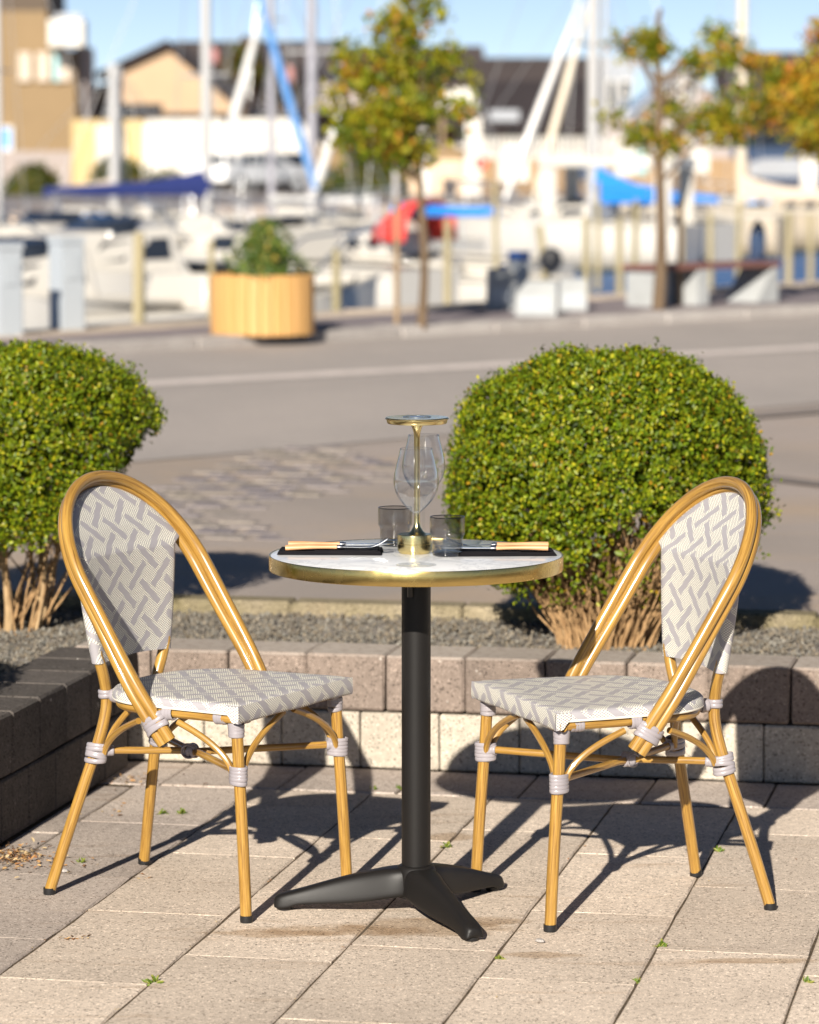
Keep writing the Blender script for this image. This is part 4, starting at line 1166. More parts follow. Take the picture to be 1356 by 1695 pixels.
def bag(px, ptop, pbot, D, wd, mat, label, base_z=None):
    b = W(px, pbot, D); h = (pbot-ptop)*D/FPX; z = b.z if base_z is None else base_z
    e = empty('backpack', (b.x, D, z), R(20)); tag(e, label, 'backpack')
    m = MB(); m.lathe([(0, 0), (wd*.42, 0), (wd*.5, .03), (wd*.5, h*.6), (wd*.42, h*.85), (wd*.22, h*.97), (0, h)], 14)
    o = m.build('body', mat, e); o.scale = (1, .6, 1)
    m = MB(); m.lathe([(0, h*.12), (wd*.3, h*.12), (wd*.33, h*.2), (wd*.3, h*.45), (0, h*.47)], 12, 0, -wd*.22); m.build('pocket', mat, e)
    m = MB(); m.tube(catmull([(-.03, 0, h*.96), (0, 0, h*1.04), (.03, 0, h*.96)], 4), .007, 6); m.build('strap', M['blackplastic'], e)
bz = QZ+hb+.05
bag(1254, 375, 438, bB.y, .15, M['carblue'], 'dark blue backpack standing on the right end of the bench', bz)
bag(1075, 452, 506, bA.y+.5, .16, M['navy'], 'dark rounded shape on the quay behind the left foot of the bench', QZ)  # dark rounded shapes under the bench, only built like the backpack
bag(1112, 452, 500, bA.y+.6, .13, M['navy'], 'dark rounded shape on the quay under the bench, between its left feet', QZ)
def crate(px0, px1, ptop, pbot, mat, name, label, cat, rz=0, base=None, chute=False):
    b = onz((px0+px1)/2, pbot, QZ); s = FPX/b.y; wd = (px1-px0)/s; h = (pbot-ptop)/s
    e = empty(name, (b.x, b.y+.15, QZ), rz); tag(e, label, cat)
    m = MB()
    pr = [(-wd/2, 0), (wd/2, 0), (wd/2, h), (-wd*.2, h), (-wd/2, h*.6)] if chute else [(-wd/2, 0), (wd/2, 0), (wd*.47, h*.97), (wd*.42, h), (-wd*.42, h), (-wd*.47, h*.97)]
    prism(m, pr, -.16, .16); m.build('body', mat, e)
    m = MB(); m.box(-wd*.36, wd*.36, -.168, -.161, h*.15, h*.55); m.build('recess', M['pedestal'], e)
    return e
crate(806, 855, 446, 514, M['concrete_grey'], 'concrete_block', 'left one of three pale concrete blocks on the quay', 'concrete block')
crate(853, 921, 466, 523, M['concrete_grey'], 'concrete_block', 'middle and nearest of three pale concrete blocks, one corner sloped', 'concrete block', chute=True)
crate(926, 972, 462, 514, M['concrete_grey'], 'concrete_block', 'right one of three pale concrete blocks on the quay', 'concrete block')
b = onz(862, 505, QZ); s = FPX/b.y
e = empty('waste_bin', (b.x, b.y+.5, QZ)); tag(e, 'small blue bin with a lid behind the pale concrete blocks', 'bin')
m = MB(); m.box(-.085, .085, -.08, .08, 0, .36); m.build('body', M['pedestal'], e); m = MB(); m.box(-.09, .09, -.085, .085, .362, .43); m.build('lid', M['bluebin'], e)
m = MB(); m.box(-.17, -.11, -.30, -.27, .12, .33); m.build('label_plate', M['bluebin'], e)

# ---- mooring posts in the water, leaning a little
def post(px, ptop, pbot, wpx, label, lean=0.0, D=None, mat='post'):
    if D is None: D = 8000.0/(pbot-260+1e-6) if False else None
    b = W(px, pbot, D); tp = W(px+lean, ptop, D); r = wpx*D/FPX/2
    bt = Vector((b.x, D, -1.6)); o = MB().tube([bt, Vector((b.x, D, b.z)), tp], [r*1.1, r*1.05, r*.9], 12)
    ob = o.build('mooring_post', M[mat]); tag(ob, label, 'mooring post', 'wooden mooring posts in the harbour'); return ob
posts = [(230, 385, 535, 20, 31.0, 0, 'thick pale mooring post left of the black outboard engine'),
         (350, 398, 520, 11, 34.0, 0, 'mooring post just behind the left side of the round planter'),
         (557, 412, 520, 14, 37.0, 0, 'mooring post right of the planter, in front of the white hull'),
         (741, 362, 505, 13, 39.0, 0, 'tall mooring post right of the middle tree'),
         (822, 300, 450, 9, 45.0, -3, 'slim mooring post under the slanted white sail'),
         (905, 372, 470, 13, 42.0, -12, 'leaning mooring post behind the concrete blocks'),
         (971, 358, 480, 12, 45.0, 0, 'mooring post right of the concrete blocks'),
         (1026, 360, 470, 12, 47.0, 0, 'mooring post in front of the boat with the blue sail cover'),
         (1050, 330, 470, 10, 47.0, 4, 'dark mooring post left of the right hand tree'),
         (1176, 350, 440, 11, 52.0, 0, 'mooring post between the right hand tree and the cream mast'),
         (1222, 335, 452, 10, 52.0, 2, 'mooring post beneath the cream mast'),
         (1306, 350, 440, 12, 56.0, 0, 'mooring post near the right edge over open water'),
         (1342, 352, 430, 10, 60.0, 0, 'mooring post at the right edge over open water'),
         (990, 300, 420, 9, 60.0, 0, 'slim mooring post behind the mast of the boat with blue cover'),
         (1128, 330, 460, 11, 50.0, 0, 'mooring post right of the trunk of the right hand tree')]
for px, pt, pb_, wp, D, ln, lab in posts: post(px, pt, pb_, wp, lab, ln, D)

# ---- boats
def hull_mesh(m, L_, beam, fb, z0, draft=.25, bowrise=.30, transom=.72, n=16):
    V = []; ns = 7
    for i in range(n+1):
        t = i/n; x = -L_/2+L_*t
        w_ = beam/2*(transom+(1-transom)*math.sin(min(t*1.55, 1)*math.pi/2))*(1-max(0, (t-.45)/.55)**2.3)
        zt = fb+bowrise*t*t; kl = -draft*(1-max(0, (t-.75)/.25)**2*.9)
        xt = .16*fb*3*max(0, t-.8)
        w_ = max(w_, .015)
        for k in range(ns):
            a = k/(ns-1)      # keel->gunwale
            ww = w_*math.sin(min(a*1.25+.12, 1)*math.pi/2)*(.55+.45*a**.5); zz = kl+(zt-kl)*a**1.25
            V.append((x+xt*a, ww, z0+zz))
        for k in range(ns-1, -1, -1):
            a = k/(ns-1); ww = w_*math.sin(min(a*1.25+.12, 1)*math.pi/2)*(.55+.45*a**.5); zz = kl+(zt-kl)*a**1.25
            V.append((x+xt*a, -ww, z0+zz))
    r = ns*2; F = []
    for i in range(n):
        for k in range(r-1): F.append((i*r+k, i*r+k+1, (i+1)*r+k+1, (i+1)*r+k))
        F.append((i*r+ns-1+0, i*r+ns, (i+1)*r+ns, (i+1)*r+ns-1))
    F.append(tuple(range(r))); F.append(tuple(n*r+k for k in range(r)))
    m.add(V, F); return m
def boat_base(name, label, cat, px, D, head, L_, beam, fb, mat='gelcoat', group=None, bowrise=.30):
    x = (px-678)*D/FPX
    b = empty(name, (x, D, WATER_Z), head); tag(b, label, cat, group)
    h = hull_mesh(MB(), L_, beam, fb, 0, bowrise=bowrise).build('hull', M[mat], b, sharp=40)
    m = MB(); m.tube([(-L_/2*.98, beam*.365, fb*.99), (-L_*.2, beam*.475, fb+bowrise*.09+.01), (L_*.05, beam*.49, fb+bowrise*.30+.01), (L_*.3, beam*.33, fb+bowrise*.64+.01), (L_*.52, 0, fb+bowrise+.02), (L_*.3, -beam*.33, fb+bowrise*.64+.01), (L_*.05, -beam*.49, fb+bowrise*.30+.01), (-L_*.2, -beam*.475, fb+bowrise*.09+.01), (-L_/2*.98, -beam*.365, fb*.99)], .035, 8); m.build('rub_rail', M['deck'], h)
    m = MB(); hull_mesh(m, L_*.985, beam*1.012, .10, 0, draft=.26, bowrise=.02); m.build('boot_stripe', M['antifoul'], h, sharp=40)
    return b
def cabin(b, x0, x1, w_, z0, h, mat='gelcoat', slope=.35, win=True, nwin=3):
    m = MB(); s = h*slope
    V = [(x0, -w_/2, z0), (x1, -w_/2*.7, z0), (x1, w_/2*.7, z0), (x0, w_/2, z0), (x0+s*.3, -w_/2*.85, z0+h), (x1-s*2.2, -w_/2*.62, z0+h*.85), (x1-s*2.2, w_/2*.62, z0+h*.85), (x0+s*.3, w_/2*.85, z0+h)]
    m.add(V, [(0,3,2,1),(4,5,6,7),(0,1,5,4),(1,2,6,5),(2,3,7,6),(3,0,4,7)], smooth=False); o = m.build('cabin', M[mat], b)
    bv = o.modifiers.new('bev', 'BEVEL'); bv.width = .04; bv.segments = 2
    if win:
        for sgn in (-1, 1):
            for k in range(nwin):
                t0 = .08+k*(.75/nwin); t1 = t0+.75/nwin*.7
                def q(t, u_):
                    a = Vector(V[0]).lerp(Vector(V[1]), t); c_ = Vector(V[4]).lerp(Vector(V[5]), t); r_ = a.lerp(c_, u_); return Vector((r_.x, (abs(r_.y)+.008)*sgn, r_.z))
                mm = MB(); A = [q(t0, .35), q(t1, .35), q(t1, .78), q(t0, .78)]; B = [p_-Vector((0, sgn*.006, 0)) for p_ in A]
                mm.add(A+B, [(0,1,2,3), (7,6,5,4), (0,4,5,1), (1,5,6,2), (2,6,7,3), (3,7,4,0)], smooth=False); mm.build('window', M['window'], b)
    return o
def sailboat(label, px, D, head, L_, beam, fb, mast_px, mast_top, mast_w, boomz, boomlen, cover, mat='gelcoat', mastmat='alu', cov_thick=.16, spray=None, stays=()):
    b = boat_base('sailboat', label, 'sailboat', px, D, head, L_, beam, fb, mat, 'sailing boats moored in the harbour')
    cabin(b, -L_*.08, L_*.24, beam*.58, fb+.05, .38, mat)
    mx = (mast_px-678)*D/FPX; loc = Vector(((mx-b.location.x)/math.cos(head), 0, 0)) if abs(math.cos(head)) > .2 else Vector((0, 0, 0))
    X = loc.x; top = W(mast_px, mast_top, D).z-WATER_Z; r = mast_w*D/FPX/2
    m = MB(); m.tube([(X, 0, fb*.6), (X, 0, top)], r, 12); mo = m.build('mast', M[mastmat], b)
    m = MB()
    for zf in (.48, .75):
        if top*zf > 2.5: MB().tube([(X, -beam*.33*(1.3-zf), top*zf), (X, beam*.33*(1.3-zf), top*zf)], r*.3, 6).build('spreader', M['alu'], mo)
    m = MB()
    for sg in (-1, 1): m.tube([(X-.1, sg*beam*.45, fb+.2), (X, sg*beam*.33*.6, top*.75), (X, 0, top)], .008, 5)
    m.tube([(-L_*.49, 0, fb+.1), (X, 0, top)], .008, 5); m.tube([(L_*.5, 0, fb+.4), (X, 0, top)], .010, 5); m.build('rigging', M['rigwire'], b)
    if boomlen:
        m = MB(); m.tube([(X-.05, 0, boomz), (X-boomlen, 0, boomz-.05)], .05, 10); bo = m.build('boom', M['alu'], b)
        if cover:
            m = MB(); P = [(X+.02, 0, boomz+cov_thick*1.5), (X-boomlen*.12, 0, boomz+cov_thick*1.05), (X-boomlen*.35, 0, boomz+cov_thick*.55), (X-boomlen*.7, 0, boomz+cov_thick*.25), (X-boomlen*1.02, 0, boomz+.02)]
            V = []; F = []
            for k, p_ in enumerate(P):
                lo = boomz-.09-(0 if k else .05); hi = p_[2]+.04; wd = .10*(1-.1*k)
                V += [(p_[0], -wd*.5, lo), (p_[0], -wd, (lo+hi)/2), (p_[0], -.02, hi), (p_[0], .02, hi), (p_[0], wd, (lo+hi)/2), (p_[0], wd*.5, lo)]
            for k in range(len(P)-1):
                for j in range(6): F.append((k*6+j, k*6+(j+1) % 6, k*6+6+(j+1) % 6, k*6+6+j))
            F += [tuple(range(6)), tuple((len(P)-1)*6+j for j in range(6))]
            m.add(V, F); m.build('sail_cover', M[cover], bo, sharp=60)
    m = MB()       # pulpit and stanchions
    for sg in (-1, 1):
        m.tube([(L_*.36, sg*beam*.27, fb+.25), (L_*.37, sg*beam*.26, fb+.75), (L_*.52, 0, fb+.85)], .014, 6)
        for t_ in (-.35, -.1, .15): m.tube([(L_*t_, sg*beam*.45, fb+.1), (L_*t_, sg*beam*.45, fb+.65)], .012, 6)
        m.tube([(-L_*.48, sg*beam*.34, fb+.62), (-L_*.35, sg*beam*.45, fb+.66), (L_*.15, sg*beam*.45, fb+.66), (L_*.37, sg*beam*.26, fb+.75)], .006, 5)
    m.build('guard_rail', M['steel'], b)
    if spray:
        m = MB(); V = []; x0 = -L_*.08; n = 9
        for i, (dx, s_, hh) in enumerate(((-.35, 1.0, .62), (-.05, 1.0, .60), (.28, .92, .36))):
            for k in range(n):
                a = math.pi*k/(n-1); V.append((x0+dx, math.cos(a)*beam*.33*s_, fb+.28+math.sin(a)**.7*hh))
        F = [(i*n+k, i*n+k+1, (i+1)*n+k+1, (i+1)*n+k) for i in range(2) for k in range(n-1)]
        m.add(V, F); o = m.build('spray_hood', M[spray], b); so = o.modifiers.new('s', 'SOLIDIFY'); so.thickness = .02
    for (pa, pb_, dd, wd, mt) in stays:
        a = W(*pa, D); c = W(*pb_, D-dd); m = MB(); mid = a.lerp(c, .5)
        inv = (Matrix.Translation(b.location) @ Matrix.Rotation(head, 4, 'Z')).inverted()
        r_ = wd*D/FPX/2; m.tube([inv @ a, inv @ a.lerp(c, .3), inv @ a.lerp(c, .75), inv @ c], [r_*.45, r_*.95, r_*1.15, r_*.7], 10); m.build('furled_sail', M[mt], b)
    return b
sailboat('white sailing boat with a long navy blue sail cover reaching left of its mast', 372, 56, R(38), 7.2, 2.3, .95, 345, -283, 17, 1.78, 3.0, 'navy', cov_thick=.20, mastmat='alu', stays=[((418, -40), (522, 312), -1.5, 13, 'lightblue')])
sailboat('white sailing boat with grey mast and bare white boom pointing right', 520, 63, R(140), 6.8, 2.2, .85, 448, -120, 13, 1.55, 2.4, 'whitecanvas', mastmat='alu_grey', cov_thick=.02, stays=[((432, 25), (372, 250), 1.0, 14, 'whitecanvas')])
sailboat('white sailing boat with a red spray hood and thin bright blue sail cover', 640, 52, R(148), 5.6, 2.3, .78, 655, -150, 9, 1.52, 1.75, 'blue', cov_thick=.045, spray='red')
sailboat('white sailing boat with a big bright blue sail cover right of its tall mast', 962, 74, R(146), 6.8, 2.8, .95, 979, -330, 19, 1.42, 3.0, 'blue', cov_thick=.50, spray=None, stays=[((962, 0), (836, 330), 1.0, 15, 'alu'), ((973, 10), (885, 330), .6, 13, 'alu_cream')])
sailboat('sailing boat with cream mast and loose beige sail cover at the right edge', 1375, 84, R(150), 7.2, 2.4, .9, 1232, -330, 17, 1.35, 3.4, 'beige', mat='gelcoat_b', mastmat='alu_cream', cov_thick=.34)
sailboat('sailing boat behind the others with a pale grey mast left of the middle tree', 500, 76, R(70), 7.0, 2.2, .8, 516, -300, 17, 0, 0, None, mastmat='alu_grey', stays=[((561, 190), (520, 320), 0, 14, 'whitecanvas')])
sailboat('small sailing boat with a short white mast at the left', 150, 78, R(35), 6.0, 2.0, .75, 189, 105, 17, 1.6, 1.5, 'beige', mastmat='alu')
sailboat('small sailing boat with a second short white mast beside the first', 240, 80, R(60), 6.0, 2.0, .75, 205, 112, 12, 0, 0, None, mastmat='alu')
sailboat('sailing boat at the far left whose white mast runs up the photo edge', -40, 66, R(160), 6.5, 2.1, .85, 3, -260, 11, 0, 0, None, mastmat='alu')
sailboat('distant white sailing boat with a thin mast behind the blue covered one', 915, 84, R(20), 6.6, 2.2, .9, 1000, -90, 7, 0, 0, None)

def motorboat(label, px, D, head, L_, beam, fb, canopy=None, outboard=False, mat='gelcoat', ch=.55, dark=False, group='motor boats moored along the quay'):
    b = boat_base('motor_boat', label, 'motor boat', px, D, head, L_, beam, fb, mat, group, .35)
    cabin(b, -L_*.12, L_*.30, beam*.74, fb+.06, ch, mat, .5, True, 2)
    m = MB(); V = [(L_*.02, -beam*.30, fb+ch), (L_*.10, -beam*.26, fb+ch*.9), (L_*.10, beam*.26, fb+ch*.9), (L_*.02, beam*.30, fb+ch), (-L_*.02, -beam*.26, fb+ch+.17), (-L_*.02, beam*.26, fb+ch+.17)]
    m.add(V, [(1, 2, 5, 4), (0, 1, 4), (3, 5, 2)], smooth=False); o = m.build('windscreen', M['window'], b); so = o.modifiers.new('s', 'SOLIDIFY'); so.thickness = .015
    m = MB(); m.tube([(L_*.2, -beam*.3, fb+.3), (L_*.35, -beam*.22, fb+.8), (L_*.5, 0, fb+.9), (L_*.35, beam*.22, fb+.8), (L_*.2, beam*.3, fb+.3)], .016, 6); m.build('bow_rail', M['steel'], b)
    if canopy:
        m = MB(); n = 9; V = []
        for dx, hh in ((-L_*.42, .55), (-L_*.28, .72), (-L_*.08, .72), (L_*.02, .5)):
            for k in range(n):
                a = math.pi*k/(n-1); V.append((dx, math.cos(a)*beam*.38, fb+.12+math.sin(a)**.6*(hh*.6+ch*.2)))
        m.add(V, [(i*n+k, i*n+k+1, (i+1)*n+k+1, (i+1)*n+k) for i in range(3) for k in range(n-1)]); o = m.build('canopy', M[canopy], b); so = o.modifiers.new('s', 'SOLIDIFY'); so.thickness = .02
    if outboard:
        m = MB(); m.lathe([(0, .52), (.15, .52), (.21, .66), (.21, .98), (.15, 1.16), (0, 1.20)], 14, -L_/2-.26, 0); oo = m.build('outboard_engine', M['blackplastic'], b)
        m = MB(); m.box(-L_/2-.36, -L_/2-.14, -.09, .09, -.3, .54); m.build('engine_leg', M['blackplastic'], oo)
    return b
motorboat('white cabin cruiser with dark windscreen behind the second grey pedestal', 180, 42, R(226), 5.0, 2.0, .80, None, True, ch=.62)
motorboat('white motor boat with a bright blue canopy at the left', 88, 50, R(243), 4.6, 1.8, .80, 'blue', False)
motorboat('white motor boat at the left edge behind the first grey pedestal', 30, 36, R(225), 4.6, 1.9, .75, None, False)
motorboat('white motor boat with black outboard engine, left of the planter', 352, 37, R(36), 4.2, 1.7, .62, None, True, ch=.40)
motorboat('white motor boat behind the planter, between the navy covered boat and the red hood', 460, 48, R(140), 5.4, 2.0, .80, None, False, ch=.5)
motorboat('long low white boat in front of the red hooded sailing boat', 700, 50, R(158), 4.4, 1.6, .55, None, False, ch=.22)
motorboat('white motor boat with little blue canopy over the open water at right', 1235, 90, R(155), 5.0, 1.9, .75, 'lightblue', False)
motorboat('white motor boat at the right edge over open water', 1340, 88, R(20), 4.6, 1.9, .75, None, False)
motorboat('cream boat behind the bench and the right hand tree', 1110, 80, R(160), 5.4, 2.3, .95, None, False, 'gelcoat_b', ch=.4)
hb_ = motorboat('white motor cruiser with a flat hard top roof, left of the blue sail cover', 950, 70, R(160), 4.9, 2.3, .95, None, False, ch=.35)
m = MB(); m.box(-2.3, .5, -.95, .95, 2.10, 2.30); o = m.build('hard_top', M['gelcoat'], hb_); bv = o.modifiers.new('b', 'BEVEL'); bv.width = .06; bv.segments = 2
for (x_, y_) in ((.3, -.8), (.3, .8), (-2.1, -.85), (-2.1, .85)):
    MB().box(x_-.16, x_+.16, y_-.05, y_+.05, .9, 2.09).build('roof_post', M['gelcoat'], hb_)

# ---- street trees with stakes
def tree(name, label, px, py, D, trunk_w, crown, nleaf, cols, seed, top_z=6.0, px_leaf=.06, limbs=True, lean=0.0, group='young autumn trees along the quay'):
    global rng
    rng = np.random.default_rng(seed); rr = random.Random(seed)
    b = onz(px, py, QZ) if D is None else Vector(((px-678)*D/FPX, D, .25))
    s = FPX/b.y; t = empty(name, (b.x, b.y, b.z)); tag(t, label, 'tree', group)
    r0 = trunk_w/s/2
    tr = catmull([(0, 0, -.02), (.02, 0, .5), (lean*.4, 0, 1.3), (lean*.8-.02, .02, 2.2), (lean, 0, top_z)], 6); n = len(tr)
    m = MB(); m.tube(tr, [r0*(1.15-.85*i/n) for i in range(n)], 10); m.build('trunk', M['bark'], t)
    P = []; bm_ = MB()
    for (cx, cz, rx_, rz_, wt) in crown:
        X = (cx-px)/s; Z = CAM_H-(cz-260)/s-b.z; RX = rx_/s; RZ = rz_/s
        z0 = max(.9, min(Z-.15, top_z*.9)); base = min(tr, key=lambda q: abs(q.z-z0+.2)); Y = rr.uniform(-RX, RX)*.7
        bm_.tube([base, base.lerp(Vector((X, Y, Z)), .5)+Vector((0, 0, .08)), Vector((X, Y, Z))], [r0*.35, r0*.25, r0*.10], 6)
        for k in range(int(wt*nleaf*.24)//14):
            d = Vector((rr.gauss(0, 1), rr.gauss(0, 1), rr.gauss(0, 1))).normalized()*rr.random()**.45
            q = Vector((X+d.x*RX*.95, Y+d.y*RX*.95, Z+d.z*RZ*.9))
            if rr.random() < .25: bm_.tube([Vector((X, Y, Z)).lerp(q, .1), q], [r0*.08, r0*.04], 4)
            P += [(q.x+rr.gauss(0, .045), q.y+rr.gauss(0, .045), q.z+rr.gauss(0, .045)) for _ in range(14)]
    bm_.build('limbs', M['bark'], t)
    P = np.array(P); n = len(P); C_ = np.array(cols); k = rng.choice(len(cols), (n+13)//14).repeat(14)[:n]
    k = np.where(rng.random(n) < .3, rng.choice(len(cols), n), k)
    N = rng.normal(0, 1, (n, 3)); N[:, 2] = np.abs(N[:, 2])
    me = leaf_cloud(P, N, rng.uniform(.7, 1.3, n)*px_leaf, C_[k]*rng.uniform(.75, 1.25, (n, 1)), 'crown', M['treeleaf'], asp=.7)
    o = bpy.data.objects.new('crown', me); link(o, t); o['kind'] = 'stuff'; return t
olive = [(.12, .17, .012), (.22, .25, .015), (.36, .30, .02), (.45, .22, .03), (.10, .14, .012), (.28, .27, .02)]
orange = [(.50, .30, .025), (.52, .18, .03), (.46, .36, .03), (.28, .26, .02), (.50, .36, .05)]
tree('street_tree', 'young tree with olive and yellow autumn leaves in the middle, trunk behind the table', 698, 541, None, 15,
     [(655, 60, 45, 40, .8), (690, 20, 40, 35, .5), (650, 120, 60, 32, 1.0), (600, 135, 42, 30, .8), (575, 95, 25, 18, .25), (660, 190, 60, 34, 1.3), (600, 200, 50, 26, .6), (690, 150, 40, 35, .6), (630, 235, 80, 30, 1.2), (675, 250, 50, 30, .9), (735, 190, 48, 26, .4), (560, 170, 30, 50, .25), (770, 170, 26, 26, .12), (720, 90, 50, 50, .35), (745, 110, 30, 24, .2), (735, 22, 22, 9, .08), (570, 210, 28, 18, .3), (780, 130, 22, 9, .08)], 2100, olive+[(.20, .24, .012), (.30, .29, .015)], 3, 3.4, .05, lean=-.08)
tree('street_tree', 'young sparse autumn tree with brown trunk beside the bench on the right', 1090, 512, None, 20,
     [(1080, 80, 34, 30, .9), (1022, 75, 18, 12, .15), (1045, 92, 26, 14, .15), (1190, 60, 28, 14, .3), (1205, 85, 26, 30, .3), (1150, 105, 45, 20, .5), (1225, 105, 34, 14, .3), (1100, 178, 22, 16, .3), (1060, 225, 30, 20, .5), (1100, 240, 30, 16, .4), (1150, 205, 34, 18, .6), (1205, 215, 40, 28, 1.0), (1185, 185, 28, 22, .4), (1235, 160, 30, 25, .3), (1010, 200, 18, 14, .15)], 2300, olive, 5, 2.4, .05)
tree('street_tree', 'autumn tree with orange and yellow leaves reaching in at the right edge', 1440, 505, None, 22,
     [(1345, 120, 45, 30, .9), (1320, 165, 60, 30, 1.2), (1270, 190, 36, 24, .7), (1340, 215, 50, 30, 1.2), (1355, 70, 25, 30, .4), (1290, 130, 40, 18, .5), (1265, 105, 28, 12, .2), (1400, 150, 70, 90, 3.0), (1340, 250, 26, 14, .3), (1470, 130, 70, 80, 2.0)], 2600, orange+olive[:3], 8, 2.8, .05)
def stake(px, pt, pb_, wd, label):
    b = onz(px, pb_, QZ); s = FPX/b.y; m = MB(); m.tube([(0, 0, 0), (0, 0, (pb_-pt)/s)], wd/s/2, 8); o = m.build('tree_stake', M['stake'], None, (b.x, b.y, QZ)); tag(o, label, 'stake', 'wooden stakes beside the young trees')
stake(657, 330, 536, 9, 'thin wooden stake just left of the middle tree trunk')
stake(1125, 330, 505, 9, 'thin wooden stake just right of the right hand tree trunk')
# ---- hanging dark buoy on the leaning post
b = W(912, 430, 41.5); m = MB(); m.lathe([(0, -.18), (.10, -.12), (.15, 0), (.10, .12), (0, .16)], 14); o = m.build('buoy', M['blackplastic'], None, b); tag(o, 'dark round buoy hanging on the leaning mooring post', 'buoy')

# ---- far quay wall and things on it
def slabwall(name, label, a, b_, z0, z1, th, mat, cat='wall', nrow=0, nstone=0):
    e = empty(name); tag(e, label, cat)
    d = (b_-a); L_ = d.length; ang_ = math.atan2(d.y, d.x)
    n = max(1, nstone); rows = max(1, nrow); hh = (z1-z0)/rows; me = with_mat(chamfer_block(L_/n-.03, th, hh-.02, .02, .004, 4), M[mat])
    for r_ in range(rows):
        for i in range(n):
            c = a+d*((i+.5+(.25 if r_ % 2 else 0))/n); place_mesh('stone_course' if nstone else 'panel', me, None, e, (c.x, c.y, z0+hh*(r_+.5)), ang_)
    return e
slabwall('quay_wall', 'grey brown stone quay wall across the harbour, under the parked cars', Vector((-6.4, FAR_D-.3, 0)), Vector((26, FAR_D+.5, 0)), WATER_Z-.3, .33, .5, 'quaywall', 'quay wall', 4, 22)
slabwall('quay_wall', 'pale timber faced quay at the left across the harbour', Vector((-16, FAR_D-6.3, 0)), Vector((-6.6, FAR_D-6.3, 0)), WATER_Z-.3, .22, .3, 'timberquay', 'quay wall', 1, 14)
def bld(px0, px1, ptop, pbot, D, depth, mat, parent, name='wall'):
    a = W(px0, pbot, D); b_ = W(px1, ptop, D); m = MB(); m.box(a.x, b_.x, D, D+depth, .25 if pbot >= 258 else a.z, b_.z); return m.build(name, M[mat], parent)
def win(px0, px1, ptop, pbot, D, parent, frame='whitewall', glass='window', mull=1):
    a = W(px0, pbot, D); b_ = W(px1, ptop, D); w_ = b_.x-a.x; fr = min(w_*.16, .12)
    m = MB(); m.box(a.x, a.x+fr, D-.12, D-.01, a.z, b_.z); m.box(b_.x-fr, b_.x, D-.12, D-.01, a.z, b_.z); m.box(a.x+fr, b_.x-fr, D-.12, D-.01, b_.z-fr, b_.z); m.box(a.x+fr, b_.x-fr, D-.12, D-.01, a.z, a.z+fr)
    for k in range(mull): x = a.x+w_*(k+1)/(mull+1); m.box(x-fr/3, x+fr/3, D-.11, D-.02, a.z+fr, b_.z-fr)
    o = m.build('window', M[frame], parent); m = MB(); m.box(a.x+fr, b_.x-fr, D-.05, D-.03, a.z+fr, b_.z-fr); m.build('pane', M[glass], o); return o
# brown tower
e = empty('tower_building'); tag(e, 'brown tower building with white balcony and a row of pale shutters at the left', 'building')
D = 150; a = W(-60, 300, D); 
m = MB(); pr = [(W(-60, 0, D).x, .25), (W(127, 0, D).x, .25), (W(124, 85, D).x, W(0, 82, D).z), (W(80, 85, D).x, W(0, 82, D).z), (W(78, 18, D).x, W(0, 18, D).z), (W(-20, 18, D).x, W(0, 18, D).z)]
prism(m, pr, D, D+8); m.build('wall', M['brownwall'], e)
m = MB(); prism(m, [(W(-22, 18, D).x, W(0, 17.5, D).z), (W(79, 18, D).x, W(0, 17.5, D).z), (W(74, -60, D).x, W(0, -60, D).z), (W(0, -60, D).x, W(0, -60, D).z)], D+.1, D+8); m.build('roof', M['brownroof'], e)
for x in (31, 61, 96): win(x, x+20, 86, 134, D-.1, e, 'beige', 'beige', 0)
bld(88, 97, 88, 134, D-.3, .2, 'teal', e, 'open_shutter')
bld(80, 137, 32, 76, D-2.0, 2.0, 'whitewall', e, 'balcony'); bld(92, 134, 22, 31, D-1.4, 1.2, 'cargrey', e, 'awning'); bld(127, 142, 76, 262, D+1, 4, 'greywall', e, 'stair_tower')
win(-5, 22, 208, 250, D-.1, e, 'whitewall', 'lightblue', 0)
# pale fence in front of the tower
e = empty('picket_fence'); tag(e, 'pale picket fence in front of the brown tower building', 'fence')
D = 140; pm2 = None
for k in range(34):
    x = W(-30+k*4.3, 0, D).x; z1 = W(0, 250, D).z
    m = MB(); 
    if pm2 is None:
        m.box(-.045, .045, 0, .03, .25, z1); o = m.build('picket', M['greywall'], e); pm2 = o.data; o.location = (x, D, 0)
    else: o = bpy.data.objects.new('picket', pm2); link(o, e); o.location = (x, D, 0)
m = MB(); m.box(W(-30, 0, D).x, W(116, 0, D).x, D+.04, D+.07, z1-.3, z1-.2); m.build('rail', M['greywall'], e)
# peach gable building
e = empty('gabled_building'); tag(e, 'peach coloured building with wide gable and black roof edge at upper left', 'building')
D = 160
def PZ(px, py, D_): q = W(px, py, D_); return (q.x, q.z)
m = MB(); prism(m, [(PZ(128, 0, D)[0], .25), (PZ(398, 0, D)[0], .25), PZ(398, 176, D), PZ(277, 74, D), PZ(182, 118, D), PZ(178, 142, D), PZ(128, 156, D)], D, D+14); m.build('wall', M['peach'], e)
m = MB()
for pa, pb2 in (((277, 66), (410, 178)), ((277, 66), (160, 120)), ((182, 137), (122, 153))):
    x0, z0 = PZ(*pa, D); x1, z1 = PZ(*pb2, D); prism(m, [(x0, z0), (x1, z1), (x1, z1-.28), (x0, z0-.28)] if x0 > x1 else [(x0, z0), (x0, z0-.28), (x1, z1-.28), (x1, z1)], D-.6, D+14)
m.build('roof', M['darkroof'], e)
win(160, 268, 171, 196, D-.1, e, 'brownroof', 'window', 4); win(270, 400, 186, 198, D-.1, e, 'brownroof', 'window', 3)
bld(125, 160, 172, 200, D-.4, .3, 'brownroof', e, 'canopy')
